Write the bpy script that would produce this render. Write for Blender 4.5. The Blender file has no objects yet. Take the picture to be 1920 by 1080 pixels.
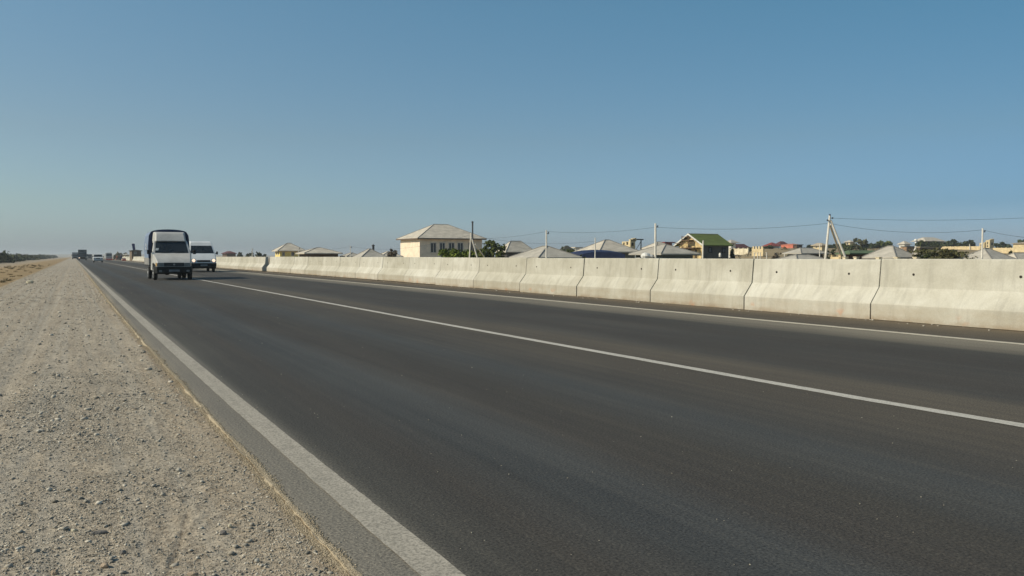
import bpy, bmesh, math, random
import numpy as np
from mathutils import Vector, Matrix
random.seed(7); RNG = np.random.default_rng(11)
S = bpy.context.scene
COL = S.collection
# ------------------------------------------------------------------ camera
F = 1500.0; HZ = 481.0; EYE = 1.25
PIT = math.atan((540-HZ)/F)
YAW = math.atan(822/F*math.cos(PIT))
cam = bpy.data.objects.new('camera', bpy.data.cameras.new('camera')); COL.objects.link(cam)
cam.data.sensor_width = 36; cam.data.lens = 36*F/1920
cam.location = (0, 0, EYE); cam.rotation_euler = (math.pi/2-PIT, 0, -YAW)
cam.data.clip_start = 0.05; cam.data.clip_end = 20000
S.camera = cam
S.render.resolution_x = 1024; S.render.resolution_y = 576
# ------------------------------------------------------------------ sky and sun
SUN_EL, SUN_AHEAD = math.radians(37), math.radians(12)      # sun: left of the road, a little ahead
sd = Vector((-math.cos(SUN_AHEAD)*math.cos(SUN_EL), math.sin(SUN_AHEAD)*math.cos(SUN_EL), math.sin(SUN_EL)))
W = bpy.data.worlds.new('World'); S.world = W; W.use_nodes = True
wn, wl = W.node_tree.nodes, W.node_tree.links
bg = wn['Background']
sky = wn.new('ShaderNodeTexSky'); sky.sky_type = 'NISHITA'; sky.sun_disc = False
sky.sun_elevation = SUN_EL; sky.sun_rotation = math.atan2(sd.x, sd.y)
sky.altitude = 0; sky.air_density = 1.0; sky.dust_density = 1.0; sky.ozone_density = 2.0
# the dusty coastal air: clearer and bluer away from the sun, paler towards it
def wnode(t, **k):
    n = wn.new(t)
    for a, b in k.items(): setattr(n, a, b)
    return n
wtc = wnode('ShaderNodeTexCoord'); wsp = wnode('ShaderNodeSeparateXYZ'); wl.new(wtc.outputs['Generated'], wsp.inputs[0])
def wramp(cols):
    r = wnode('ShaderNodeValToRGB'); e = r.color_ramp.elements
    while len(e) < 5: e.new(.5)
    for q, p, c in zip(e, (0, .02, .06, .14, .29), cols): q.position = p; q.color = tuple(v/2 for v in c)+(1,)
    wl.new(wsp.outputs[2], r.inputs[0]); return r.outputs[0]
left = wramp([(1.06,1.36,1.95), (1.08,1.34,1.75), (1.12,1.30,1.42), (1.18,1.28,1.25), (1.17,1.47,1.40)])
rght = wramp([(1.00,1.36,2.10), (.92,1.22,1.85), (.60,.90,1.30), (.73,.98,1.10), (.69,1.18,1.21)])
wdot = wnode('ShaderNodeVectorMath', operation='DOT_PRODUCT'); wl.new(wtc.outputs['Generated'], wdot.inputs[0]); wdot.inputs[1].default_value = (math.cos(YAW), -math.sin(YAW), 0)
wmr = wnode('ShaderNodeMapRange'); wmr.inputs[1].default_value = -.55; wmr.inputs[2].default_value = .55; wl.new(wdot.outputs['Value'], wmr.inputs[0])
wmx = wnode('ShaderNodeMix', data_type='RGBA'); wl.new(wmr.outputs[0], wmx.inputs[0]); wl.new(left, wmx.inputs[6]); wl.new(rght, wmx.inputs[7])
wmu = wnode('ShaderNodeMix', data_type='RGBA', blend_type='MULTIPLY'); wmu.inputs[0].default_value = 1; wl.new(sky.outputs[0], wmu.inputs[6]); wl.new(wmx.outputs[2], wmu.inputs[7])
wsc = wnode('ShaderNodeVectorMath', operation='SCALE'); 
wq = wnode('ShaderNodeMath', operation='SUBTRACT'); wq.inputs[0].default_value = 1; wl.new(wmr.outputs[0], wq.inputs[1])
wq2 = wnode('ShaderNodeMath', operation='MULTIPLY'); wl.new(wq.outputs[0], wq2.inputs[0]); wl.new(wmr.outputs[0], wq2.inputs[1])
wq3 = wnode('ShaderNodeMath', operation='MULTIPLY_ADD'); wl.new(wq2.outputs[0], wq3.inputs[0]); wq3.inputs[1].default_value = .8; wq3.inputs[2].default_value = 2.0; wl.new(wq3.outputs[0], wsc.inputs[3])
wl.new(wmu.outputs[2], wsc.inputs[0]); wl.new(wsc.outputs[0], bg.inputs[0])
bg.inputs[1].default_value = 0.07
sl = bpy.data.lights.new('sun', 'SUN'); sl.energy = 4.4; sl.angle = math.radians(0.5); sl.color = (1, 0.905, 0.735)
so = bpy.data.objects.new('sun', sl); COL.objects.link(so)
so.rotation_euler = sd.to_track_quat('Z', 'Y').to_euler()
S.view_settings.view_transform = 'Standard'; S.view_settings.look = 'None'
S.view_settings.exposure = 0.0; S.view_settings.gamma = 1
S.render.engine = 'CYCLES'
S.cycles.volume_bounces = 0

# ------------------------------------------------------------------ placing
cy, sy = math.cos(YAW), math.sin(YAW)
def ray(px, py=HZ):
    a = (px-960)/F; b = (540-py)/F
    fw = math.cos(PIT)+b*math.sin(PIT)
    return Vector((fw*sy+a*cy, fw*cy-a*sy, b*math.cos(PIT)-math.sin(PIT))), fw
def P(px, py, D):
    d, fw = ray(px, py); s = D/fw
    return Vector((d.x*s, d.y*s, EYE+d.z*s))
def G(px, py, z=0.0):
    d, fw = ray(px, py); s = (z-EYE)/d.z
    return Vector((d.x*s, d.y*s, z))
def x_on(px, y):                # X where the sight line meets the plane Y=y
    d, _ = ray(px); return d.x/d.y*y
def y_on(px, x):
    d, _ = ray(px); return d.y/d.x*x
def dep(x, y): return x*sy+y*cy
def zat(py, x, y):              # height that shows at row py above the point x,y
    return EYE+(HZ-py)/F*dep(x, y)/math.cos(PIT)**2*1.0
def ss(t, a, b):
    t = np.clip((t-a)/(b-a), 0, 1); return t*t*(3-2*t)
# value noise for real relief in the gravel
def vnoise(X, Y, cell, seed):
    r = np.random.default_rng(seed); tb = r.random((256, 256))
    u = X/cell; v = Y/cell; iu = np.floor(u).astype(int); iv = np.floor(v).astype(int); fu = u-iu; fv = v-iv
    fu = fu*fu*(3-2*fu); fv = fv*fv*(3-2*fv); g = lambda a, b: tb[a % 256, b % 256]
    return (g(iu, iv)*(1-fu)+g(iu+1, iv)*fu)*(1-fv)+(g(iu, iv+1)*(1-fu)+g(iu+1, iv+1)*fu)*fv-.5
def terrain(X, Y):
    X = np.asarray(X, float); Y = np.asarray(Y, float)
    D = X*sy+Y*cy
    px = 960+F*(X*cy-Y*sy)/np.maximum(D, 1)
    z = -0.06*np.ones_like(X)
    z = z-1.15*ss(X, 15.2, 22)
    z = z-0.35*ss(-X, 4, 12)+0.25*ss(-X, 12, 30)
    hill = (5.8*ss(D, 140, 330)+2.0*ss(D, 330, 500))*ss(px, 1330, 1430)*(D > 5)*ss(X, 22, 40)
    z = z+hill
    z = z+(0.14*np.sin(X*.21+1.3)*np.sin(Y*.043)+.07*np.sin(X*.6+Y*.31))*ss(np.abs(X-7), 16, 30)
    z = z+np.clip(14*ss(Y, 2400, 4200)*(0.6+.4*np.sin(X*.0031+.8)*np.cos(X*.0011)), 0, 20)
    z = z+(.05*vnoise(X, Y, 1.6, 61)+.025*vnoise(X, Y, .7, 62))*ss(-X, 2.9, 3.6)*(Y > -50)*(Y < 90)
    z = z+0.05*np.sin(X*1.9+.6*np.sin(Y*.9))*np.sin(Y*1.1+X)*ss(-X, 3, 5)*ss(-Y, -120, -20)
    return z
def T(x, y): return float(terrain(x, y))

# ------------------------------------------------------------------ mesh helpers
class MB:
    def __init__(s): s.v = []; s.f = []; s.m = []
    def poly(s, pts, m=0):
        n = len(s.v); s.v += [tuple(p) for p in pts]; s.f.append(list(range(n, n+len(pts)))); s.m.append(m); return s
    def mesh(s, v, f, m=0):
        n = len(s.v); s.v += [tuple(p) for p in v]
        for q in f: s.f.append([i+n for i in q]); s.m.append(m)
        return s
    def box(s, x0, x1, y0, y1, z0, z1, m=0):
        v = [(x0,y0,z0),(x1,y0,z0),(x1,y1,z0),(x0,y1,z0),(x0,y0,z1),(x1,y0,z1),(x1,y1,z1),(x0,y1,z1)]
        return s.mesh(v, [(0,3,2,1),(4,5,6,7),(0,1,5,4),(1,2,6,5),(2,3,7,6),(3,0,4,7)], m)
    def tube(s, a, b, r0, r1=None, n=10, m=0, square=False):
        a = Vector(a); b = Vector(b); r1 = r0 if r1 is None else r1
        d = (b-a).normalized(); u = d.orthogonal().normalized()
        if abs(d.z) > .3:
            u = Vector((1,0,0)); u = (u-d*u.dot(d)).normalized()
        w = d.cross(u)
        if square: n = 4
        ph = math.pi/4 if square else 0
        v = []
        for c, r in ((a, r0), (b, r1)):
            for i in range(n):
                t = 2*math.pi*i/n+ph; v.append(c+u*(r*math.cos(t))+w*(r*math.sin(t)))
        f = [(i, (i+1) % n, n+(i+1) % n, n+i) for i in range(n)]
        f += [tuple(range(n-1, -1, -1)), tuple(range(n, 2*n))]
        return s.mesh(v, f, m)
    def chain(s, pts, r, n=6, m=0):
        v = []; f = []
        for k, p in enumerate(pts):
            p = Vector(p); q = Vector(pts[min(k+1, len(pts)-1)])-Vector(pts[max(k-1, 0)]); q.normalize()
            u = q.cross(Vector((0,0,1))).normalized(); w = u.cross(q)
            for i in range(n):
                t = 2*math.pi*i/n; v.append(p+u*(r*math.cos(t))+w*(r*math.sin(t)))
        for k in range(len(pts)-1):
            for i in range(n): f.append((k*n+i, k*n+(i+1) % n, (k+1)*n+(i+1) % n, (k+1)*n+i))
        f += [tuple(range(n-1, -1, -1)), tuple(range((len(pts)-1)*n, len(pts)*n))]
        return s.mesh(v, f, m)
    def lathe(s, c, axis, prof, n=24, m=0):      # prof: (offset along axis, radius)
        c = Vector(c); ax = Vector(axis).normalized(); u = ax.orthogonal().normalized(); w = ax.cross(u)
        v = []; f = []
        for (o, r) in prof:
            for i in range(n):
                t = 2*math.pi*i/n; v.append(c+ax*o+u*(r*math.cos(t))+w*(r*math.sin(t)))
        k = len(prof)
        for j in range(k-1):
            for i in range(n): f.append((j*n+i, j*n+(i+1) % n, (j+1)*n+(i+1) % n, (j+1)*n+i))
        f += [tuple(range(n-1, -1, -1)), tuple(range((k-1)*n, k*n))]
        return s.mesh(v, f, m)
    def loft(s, prof, m=0):                      # prof: (y, z, half width) loop
        n = len(prof)
        v = [(-h, y, z) for y, z, h in prof]+[(h, y, z) for y, z, h in prof]
        f = [tuple(range(n)), tuple(range(2*n-1, n-1, -1))]
        f += [(i, i+n, (i+1) % n+n, (i+1) % n) for i in range(n)]
        return s.mesh(v, f, m)
def link(name, me, parent=None):
    o = bpy.data.objects.new(name, me); COL.objects.link(o)
    if parent is not None: o.parent = parent
    return o
def obj(name, mb, mat, parent=None, smooth=False, bevel=0, origin=None, segs=2):
    me = bpy.data.meshes.new(name)
    vs = mb.v
    if origin is not None: vs = [(x-origin[0], y-origin[1], z-origin[2]) for x, y, z in vs]
    me.from_pydata(vs, [], mb.f)
    for mm in (mat if isinstance(mat, (list, tuple)) else [mat]): me.materials.append(mm)
    if any(mb.m): me.polygons.foreach_set('material_index', mb.m)
    bm = bmesh.new(); bm.from_mesh(me); bmesh.ops.recalc_face_normals(bm, faces=bm.faces); bm.to_mesh(me); bm.free()
    if smooth: me.polygons.foreach_set('use_smooth', [True]*len(me.polygons))
    o = link(name, me, parent)
    if origin is not None and parent is None: o.location = origin
    if bevel:
        b = o.modifiers.new('bevel', 'BEVEL'); b.width = bevel; b.segments = segs; b.limit_method = 'ANGLE'; b.angle_limit = math.radians(25)
        me.polygons.foreach_set('use_smooth', [True]*len(me.polygons))
        if hasattr(b, 'harden_normals'): b.harden_normals = True
    return o
def npmesh(name, v, f, mat, parent=None, smooth=False, tone=None):
    v = np.asarray(v, np.float32); f = np.asarray(f, np.int32)
    me = bpy.data.meshes.new(name); k = f.shape[1]
    me.vertices.add(len(v)); me.vertices.foreach_set('co', v.ravel())
    me.loops.add(f.size); me.loops.foreach_set('vertex_index', f.ravel())
    me.polygons.add(len(f)); me.polygons.foreach_set('loop_start', np.arange(0, f.size, k, dtype=np.int32))
    if smooth: me.polygons.foreach_set('use_smooth', np.ones(len(f), bool))
    if tone is not None:
        a = me.attributes.new('tone', 'FLOAT', 'POINT'); a.data.foreach_set('value', np.asarray(tone, np.float32))
    me.update(calc_edges=True); me.validate(); me.materials.append(mat)
    return link(name, me, parent)
def empty(name, loc, label, cat, group=None, rz=0):
    o = bpy.data.objects.new(name, None); COL.objects.link(o); o.location = loc; o.rotation_euler = (0, 0, rz)
    o.empty_display_size = .3
    return tag(o, label, cat, group)
def tag(o, label, cat, group=None):
    o['label'] = label; o['category'] = cat
    if group: o['group'] = group
    return o
def struct(o): o['kind'] = 'structure'; return o
def stuff(o, label=None, cat=None):
    o['kind'] = 'stuff'
    if label: o['label'] = label; o['category'] = cat
    return o

# ------------------------------------------------------------------ materials
def srgb(r, g, b):
    f = lambda c: (c/255/12.92 if c/255 <= .04045 else ((c/255+.055)/1.055)**2.4)
    return (f(r), f(g), f(b))
def M(name, col, rough=.8, var=.12, scale=3.0, spec=.3, metal=0, bump=0, bscale=60, emit=None, col2=None, tone=None, island=False, wave=None, stretch=None):
    m = bpy.data.materials.new(name); m.use_nodes = True
    n, l = m.node_tree.nodes, m.node_tree.links
    p = n['Principled BSDF']; p.inputs['Roughness'].default_value = rough; p.inputs['Metallic'].default_value = metal
    p.inputs['Specular IOR Level'].default_value = spec
    tc = n.new('ShaderNodeTexCoord'); src = tc.outputs['Object']
    if stretch:
        mp = n.new('ShaderNodeMapping'); mp.inputs['Scale'].default_value = stretch; l.new(src, mp.inputs[0]); src = mp.outputs[0]
    nz = n.new('ShaderNodeTexNoise'); nz.inputs['Scale'].default_value = scale; nz.inputs['Detail'].default_value = 6
    nz.inputs['Roughness'].default_value = .6; l.new(src, nz.inputs['Vector'])
    fac = nz.outputs['Fac']
    if tone or island:
        if tone: a = n.new('ShaderNodeAttribute'); a.attribute_name = 'tone'; fac = a.outputs['Fac']
        else: a = n.new('ShaderNodeNewGeometry'); fac = a.outputs['Random Per Island']
    c2 = col2 or tuple(c*(1+var*2.2) for c in col); c1 = tuple(c*(1-var*2.2) for c in col) if not col2 else col
    r = n.new('ShaderNodeValToRGB'); e = r.color_ramp.elements
    e[0].position = .0 if (tone or island) else .3; e[1].position = 1. if (tone or island) else .7
    e[0].color = (*c1, 1); e[1].color = (*c2, 1); l.new(fac, r.inputs[0]); l.new(r.outputs[0], p.inputs['Base Color'])
    if bump:
        b = n.new('ShaderNodeBump'); b.inputs['Strength'].default_value = bump; b.inputs['Distance'].default_value = .02
        if wave:
            w = n.new('ShaderNodeTexWave'); w.inputs['Scale'].default_value = bscale; w.bands_direction = wave
            l.new(tc.outputs['Object'], w.inputs[0]); l.new(w.outputs['Fac'], b.inputs['Height'])
        else:
            z = n.new('ShaderNodeTexNoise'); z.inputs['Scale'].default_value = bscale; z.inputs['Detail'].default_value = 3
            l.new(src, z.inputs['Vector']); l.new(z.outputs['Fac'], b.inputs['Height'])
        l.new(b.outputs[0], p.inputs['Normal'])
    if emit:
        p.inputs['Emission Color'].default_value = (*emit[0], 1); p.inputs['Emission Strength'].default_value = emit[1]
    return m
MAT = {}
def C(name, *a, **k):
    if name not in MAT: MAT[name] = M(name, *a, **k)
    return MAT[name]

class NT:      # tiny node helper for the larger ground materials
    def __init__(s, name):
        s.m = bpy.data.materials.new(name); s.m.use_nodes = True; s.n = s.m.node_tree.nodes; s.l = s.m.node_tree.links
        s.p = s.n['Principled BSDF']; s.tc = s.n.new('ShaderNodeTexCoord').outputs['Object']
        sp = s.n.new('ShaderNodeSeparateXYZ'); s.l.new(s.tc, sp.inputs[0]); s.x, s.y, s.z = sp.outputs
    def noise(s, scale, detail=4, rough=.6, stretch=None, dist=0):
        v = s.tc
        if stretch:
            mp = s.n.new('ShaderNodeMapping'); mp.inputs['Scale'].default_value = stretch; s.l.new(v, mp.inputs[0]); v = mp.outputs[0]
        t = s.n.new('ShaderNodeTexNoise'); t.inputs['Scale'].default_value = scale; t.inputs['Detail'].default_value = detail
        t.inputs['Roughness'].default_value = rough; t.inputs['Distortion'].default_value = dist; s.l.new(v, t.inputs['Vector']); return t.outputs['Fac']
    def vor(s, scale, stretch=None, out='Distance'):
        t = s.n.new('ShaderNodeTexVoronoi'); t.inputs['Scale'].default_value = scale; s.l.new(s.tc, t.inputs['Vector']); return t.outputs[out]
    def math(s, op, a, b=None, c=None):
        t = s.n.new('ShaderNodeMath'); t.operation = op
        for i, q in enumerate((a, b, c)):
            if q is None: continue
            if isinstance(q, (int, float)): t.inputs[i].default_value = q
            else: s.l.new(q, t.inputs[i])
        return t.outputs[0]
    def rng(s, v, a, b, c=0., d=1.):
        t = s.n.new('ShaderNodeMapRange'); t.inputs[1].default_value = a; t.inputs[2].default_value = b
        t.inputs[3].default_value = c; t.inputs[4].default_value = d; s.l.new(v, t.inputs[0]); return t.outputs[0]
    def ramp(s, v, stops):
        t = s.n.new('ShaderNodeValToRGB'); e = t.color_ramp.elements
        while len(e) < len(stops): e.new(.5)
        for q, (p_, c_) in zip(e, stops): q.position = p_; q.color = (*c_, 1)
        s.l.new(v, t.inputs[0]); return t.outputs[0]
    def mix(s, f, a, b, mode='MIX'):
        t = s.n.new('ShaderNodeMix'); t.data_type = 'RGBA'; t.blend_type = mode
        for i, q in ((0, f), (6, a), (7, b)):
            if isinstance(q, (int, float)): t.inputs[i].default_value = q
            elif isinstance(q, tuple): t.inputs[i].default_value = (*q, 1)
            else: s.l.new(q, t.inputs[i])
        return t.outputs[2]
    def bump(s, h, strength, dist=.01):
        b = s.n.new('ShaderNodeBump'); b.inputs['Strength'].default_value = strength; b.inputs['Distance'].default_value = dist
        s.l.new(h, b.inputs['Height']); s.l.new(b.outputs[0], s.p.inputs['Normal'])
    def done(s, col, rough=.9, spec=.2):
        s.l.new(col, s.p.inputs['Base Color']); s.p.inputs['Roughness'].default_value = rough; s.p.inputs['Specular IOR Level'].default_value = spec
        return s.m

# ground (dry earth, sand, brown scrub)
t = NT('dry_earth')
n1 = t.noise(.35, 6); n2 = t.noise(4, 6); n3 = t.noise(.03, 3)
xj = t.math('ADD', t.x, t.rng(n1, .3, .7, -3, 3))
band = t.ramp(t.rng(xj, -20, 0), [(0, (.27,.225,.16)), (.3, (.34,.28,.20)), (.5, (.34,.27,.19)), (.62, (.31,.225,.125)), (.85, (.30,.215,.115)), (1, (.32,.25,.165))])
right = t.ramp(n2, [(.3, (.19,.145,.08)), (.6, (.34,.265,.16))])
right = t.mix(t.rng(n1, .52, .68, 0, .5), right, (.13,.115,.055))
c = t.mix(t.rng(t.x, 2, 14), band, right)
n5 = t.noise(1.3, 6, .7)
c = t.mix(1., c, t.ramp(n5, [(.32, (.75,.73,.69)), (.5, (1,1,1)), (.68, (1.22,1.2,1.16))]), 'MULTIPLY')
c = t.mix(t.rng(n2, .35, .65, 0, .45), c, t.mix(1., c, (.6,.6,.6), 'MULTIPLY'))
t.bump(n2, .6, .05)
EARTH = t.done(c, .95, .1)
# gravel shoulder
t = NT('gravel')
n1 = t.noise(1.2, 5, stretch=(2.5, .35, 1)); n2 = t.noise(45, 5, .7); n3 = t.noise(9, 5, .65); n4 = t.noise(160, 2, .6)
b = t.ramp(n1, [(.3, (.30,.255,.195)), (.5, (.34,.292,.225)), (.7, (.375,.325,.252))])
xe = t.math('ADD', t.x, t.rng(n3, .3, .7, -.12, .12))
b = t.mix(t.rng(xe, .55, .80, 0, .75), b, (.30,.235,.16))
b = t.mix(t.rng(xe, -2.2, -2.9, 0, 1), b, (.23,.18,.115))
b = t.mix(1., b, t.ramp(n2, [(.37, (.52,.50,.48)), (.5, (1,1,1)), (.63, (1.4,1.38,1.35))]), 'MULTIPLY')
b = t.mix(1., b, t.ramp(n3, [(.3, (.88,.87,.86)), (.7, (1.1,1.1,1.1))]), 'MULTIPLY')
drk = t.rng(t.noise(1.3, 3, stretch=(5, .04, 1)), .5, .66, 0, .35)
b = t.mix(drk, b, t.mix(1., b, (.72,.72,.74), 'MULTIPLY'))
rut = t.rng(t.noise(1.0, 2, stretch=(7, .05, 1)), .45, .62, 0, .34)
b = t.mix(rut, b, (.42,.385,.32))
t.bump(t.math('ADD', n2, t.math('MULTIPLY', n4, .5)), .9, .008)
GRAVEL = t.done(b, .95, .15)
# asphalt, worn in bands along the wheel tracks
t = NT('asphalt')
jit = t.noise(.5, 3, stretch=(1.5, .05, 1)); j2 = t.noise(3, 4, stretch=(2, .02, 1))
xx = t.math('ADD', t.x, t.math('ADD', t.rng(jit, .2, .8, -.28, .28), t.rng(j2, .2, .8, -.10, .10)))
def q(v): return (v-.5)/13.5
DK = (.053,.048,.0425); BR = (.076,.066,.053); BL = (.054,.056,.056)
near = t.ramp(t.rng(t.x, .5, 14.), [(q(.8), (.205,.186,.155)), (q(1.25), (.168,.155,.132)), (q(1.38), (.06,.058,.052)), (q(1.9), DK), (1, DK)])
band = t.ramp(t.rng(xx, .5, 14.), [(q(1.2), (.062,.060,.054)), (q(1.9), DK), (q(2.35), (.05,.052,.052)), (q(2.65), (.059,.061,.061)), (q(2.95), DK), (q(3.5), (.052,.048,.042)),
    (q(4.2), BL), (q(4.75), (.060,.056,.050)), (q(5.6), BR), (q(6.7), (.090,.078,.062)), (q(7.2), (.060,.056,.050)), (q(7.7), DK), (q(8.7), (.055,.052,.047)), (q(9.3), DK), (q(10.3), (.052,.050,.045)),
    (q(10.75), (.115,.104,.085)), (q(11.7), (.185,.168,.135)), (q(12.1), (.075,.065,.052)), (q(12.9), (.088,.073,.055)), (q(13.6), (.13,.105,.074))])
c = t.mix(t.rng(t.x, 1.30, 1.40), near, band)
snd = t.noise(25, 4, .7)
c = t.mix(t.math('MULTIPLY', t.rng(t.math('ADD', t.x, t.rng(snd, .3, .7, -.05, .05)), .98, .86), .7), c, (.30,.25,.175))
g1 = t.noise(70, 3, .7); g2 = t.vor(110, out='Color'); g3 = t.noise(.8, 5, stretch=(1, .25, 1))
c = t.mix(1., c, t.ramp(g1, [(.34, (.52,.52,.52)), (.5, (1,1,1)), (.68, (1.6,1.57,1.5))]), 'MULTIPLY')
c = t.mix(1., c, t.ramp(g3, [(.3, (.84,.84,.85)), (.7, (1.14,1.13,1.1))]), 'MULTIPLY')
stone = t.n.new('ShaderNodeSeparateColor'); t.l.new(g2, stone.inputs[0])
c = t.mix(t.rng(stone.outputs[0], .93, .99, 0, .38), c, (.125,.115,.095))
st1 = t.noise(1.0, 4, .65, stretch=(9, .12, 1))
c = t.mix(1., c, t.ramp(st1, [(.3, (.86,.87,.88)), (.7, (1.16,1.14,1.10))]), 'MULTIPLY')
t.bump(t.math('ADD', g1, t.math('MULTIPLY', stone.outputs[1], .4)), .55, .008)
ASPH = t.done(c, .82, .22)
def paint(name, col, wear):
    t = NT(name); g1 = t.noise(70, 3, .7); g2 = t.noise(6, 6, .7); st = t.noise(2, 4, stretch=(6, .3, 1))
    c = t.mix(t.math('MULTIPLY', t.rng(g1, .44, .60), wear), col, (.10,.095,.08))
    c = t.mix(t.rng(g2, .5, .75, 0, wear*.8), c, (.12,.112,.095))
    c = t.mix(t.rng(st, .45, .7, 0, .25), c, (.16,.15,.12))
    t.bump(g1, .4, .006); return t.done(c, .8, .2)
PAINT_E = paint('worn_edge_paint', (.40,.362,.30), .55)
PAINT_C = paint('worn_centre_paint', (.52,.49,.43), .4)
PAINT_I = paint('dusty_inner_paint', (.62,.56,.44), .35)
# barrier concrete
t = NT('barrier_concrete')
oi = t.n.new('ShaderNodeObjectInfo'); rnd = oi.outputs['Random']
ofs = t.n.new('ShaderNodeVectorMath'); ofs.operation = 'ADD'; t.l.new(t.tc, ofs.inputs[0]); t.l.new(oi.outputs['Location'], ofs.inputs[1]); t.tc = ofs.outputs[0]
n1 = t.noise(1.1, 6, .65, dist=.5); n2 = t.noise(40, 4, .6); n3 = t.noise(2.2, 5, .6, stretch=(1, 3.0, .35)); n4 = t.noise(3.5, 5, .7, stretch=(1, .5, 1))
c = t.ramp(n1, [(.28, (.385,.36,.29)), (.5, (.47,.445,.37)), (.72, (.56,.54,.465))])
c = t.mix(t.rng(n3, .50, .68, 0, .42), c, (.30,.28,.235))
foot = t.math('MULTIPLY', t.rng(t.z, .36, .24), t.rng(n4, .30, .62, .05, .42))
c = t.mix(foot, c, (.37,.30,.21))
foot2 = t.math('MULTIPLY', t.rng(t.z, .12, .0), t.rng(n4, .35, .6, .1, .8))
c = t.mix(foot2, c, (.27,.20,.13))
rust = t.math('MULTIPLY', t.rng(t.z, .22, .12), t.rng(t.noise(2.4, 2, .5), .64, .72, 0, .45))
c = t.mix(rust, c, (.50,.24,.13))
c = t.mix(1., c, t.ramp(rnd, [(0, (.86,.85,.82)), (1, (1.06,1.06,1.07))]), 'MULTIPLY')
c = t.mix(1., c, t.ramp(n2, [(.3, (.93,.93,.93)), (.7, (1.06,1.06,1.06))]), 'MULTIPLY')
t.bump(n2, .25, .006)
BARR = t.done(c, .9, .2)

GLASS = C('dark_glass', (.018,.022,.024), .08, .1, 2, .6)
BLACK = C('black_rubber', (.018,.018,.018), .8, .15, 6)
DARKP = C('dark_plastic', (.020,.021,.020), .8, .2, 4, .12)
WHITE = C('white_van_paint', (.62,.63,.62), .3, .05, 1.5, .5)
WHITE2 = C('grey_white_cab_paint', (.43,.42,.39), .42, .08, 1.5, .5)

# ------------------------------------------------------------------ ground sheet
def grid(name, xs, ys, zf, mat):
    X, Y = np.meshgrid(xs, ys); Z = zf(X, Y)
    v = np.stack([X, Y, Z], -1).reshape(-1, 3)
    nx, ny = len(xs), len(ys); i = np.arange(nx-1); j = np.arange(ny-1)
    I, J = np.meshgrid(i, j); a = (J*nx+I).ravel()
    f = np.stack([a, a+1, a+1+nx, a+nx], 1)
    return npmesh(name, v, f, mat, smooth=True)
def geo(a, b, r):
    o = [a]; d = r
    while o[-1] < b: o.append(o[-1]+d); d *= 1.045
    return o
xs = np.array(sorted(set([-x for x in np.arange(2.5, 12, .3)]+[-x for x in geo(12, 3500, .5)]+[-1.]+[1+i*1.4 for i in range(20)]+[29+x for x in geo(0, 3500, 2)])))
ys = np.array(sorted(set([-x for x in geo(2, 400, 1)]+[-2+i*.5 for i in range(144)]+[70+x for x in geo(0, 5600, 1.5)])))
struct(grid('ground', xs, ys, terrain, EARTH))

def li(Y, pts):
    return np.interp(np.log(np.maximum(Y, 1)), np.log([p[0] for p in pts]), [p[1] for p in pts])
def edge_x(Y): return li(Y, [(1, .95), (3, .937), (6.5, .915), (12, .875), (26, .835), (100, .82)])
def eline_x(Y): return li(Y, [(1, 1.25), (3, 1.243), (6.4, 1.205), (12, 1.168), (26, 1.135), (150, 1.10)])
def cline_x(Y): return li(Y, [(1, 6.2), (3.4, 6.13), (4.7, 6.05), (8, 6.02), (15, 5.97), (60, 5.95)])
groove = [G(356, 948), G(345, 985), G(332, 1020), G(318, 1056), G(300, 1100)]
def shoulder_z(X, Y):
    k = ss(X, .92, .55)                                  # settles level towards the asphalt
    z = -.012-.012*k
    fade = 1/(1+Y/25)
    z = z+(.035*vnoise(X, Y, .9, 1)+.016*vnoise(X, Y, .28, 2)+.012*vnoise(X, Y, .09, 3)+.010*vnoise(X, Y, .035, 4)*fade+.006*vnoise(X, Y, .018, 5)*fade)*(.35+.65*k)
    z = z-.012*np.exp(-((X+.55+.05*np.sin(Y*.2))/.12)**2)-.012*np.exp(-((X+2.0)/.15)**2)
    d = np.full(X.shape, 9.)
    for a, b in zip(groove[:-1], groove[1:]):
        ax, ay, bx, by = a.x, a.y, b.x, b.y; L2 = (bx-ax)**2+(by-ay)**2
        tt = np.clip(((X-ax)*(bx-ax)+(Y-ay)*(by-ay))/L2, 0, 1)
        d = np.minimum(d, np.hypot(X-ax-tt*(bx-ax), Y-ay-tt*(by-ay)))
    z = z-.014*np.exp(-(d/.006)**2)
    z = z-.10*ss(-X, 2.6, 3.05)
    return z
# left edge of the gravel is a ragged bank
sx = np.concatenate([np.linspace(-3.1, -1.3, 30)[:-1], np.arange(-1.3, .99, .016)])
sy_ = [-6.0]
while sy_[-1] < 3200: sy_.append(sy_[-1]+(.2 if sy_[-1] < 2.2 else max(.014, sy_[-1]*.0062)))
X0, Y0 = np.meshgrid(sx, np.array(sy_))
lim = edge_x(Y0)+.03
Xw = np.where(X0 > -2.0, -2.0+(X0+2.0)*(lim+2.0)/(.984+2.0), X0+ss(-X0, 2.0, 3.0)*.5*vnoise(X0*0, Y0, 3.5, 9))
Z = shoulder_z(Xw, Y0)
nx = len(sx); ny = len(sy_); I, J = np.meshgrid(np.arange(nx-1), np.arange(ny-1)); a = (J*nx+I).ravel()
struct(npmesh('gravel_shoulder', np.stack([Xw, Y0, Z], -1).reshape(-1, 3), np.stack([a, a+1, a+1+nx, a+nx], 1), GRAVEL, smooth=True))

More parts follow.
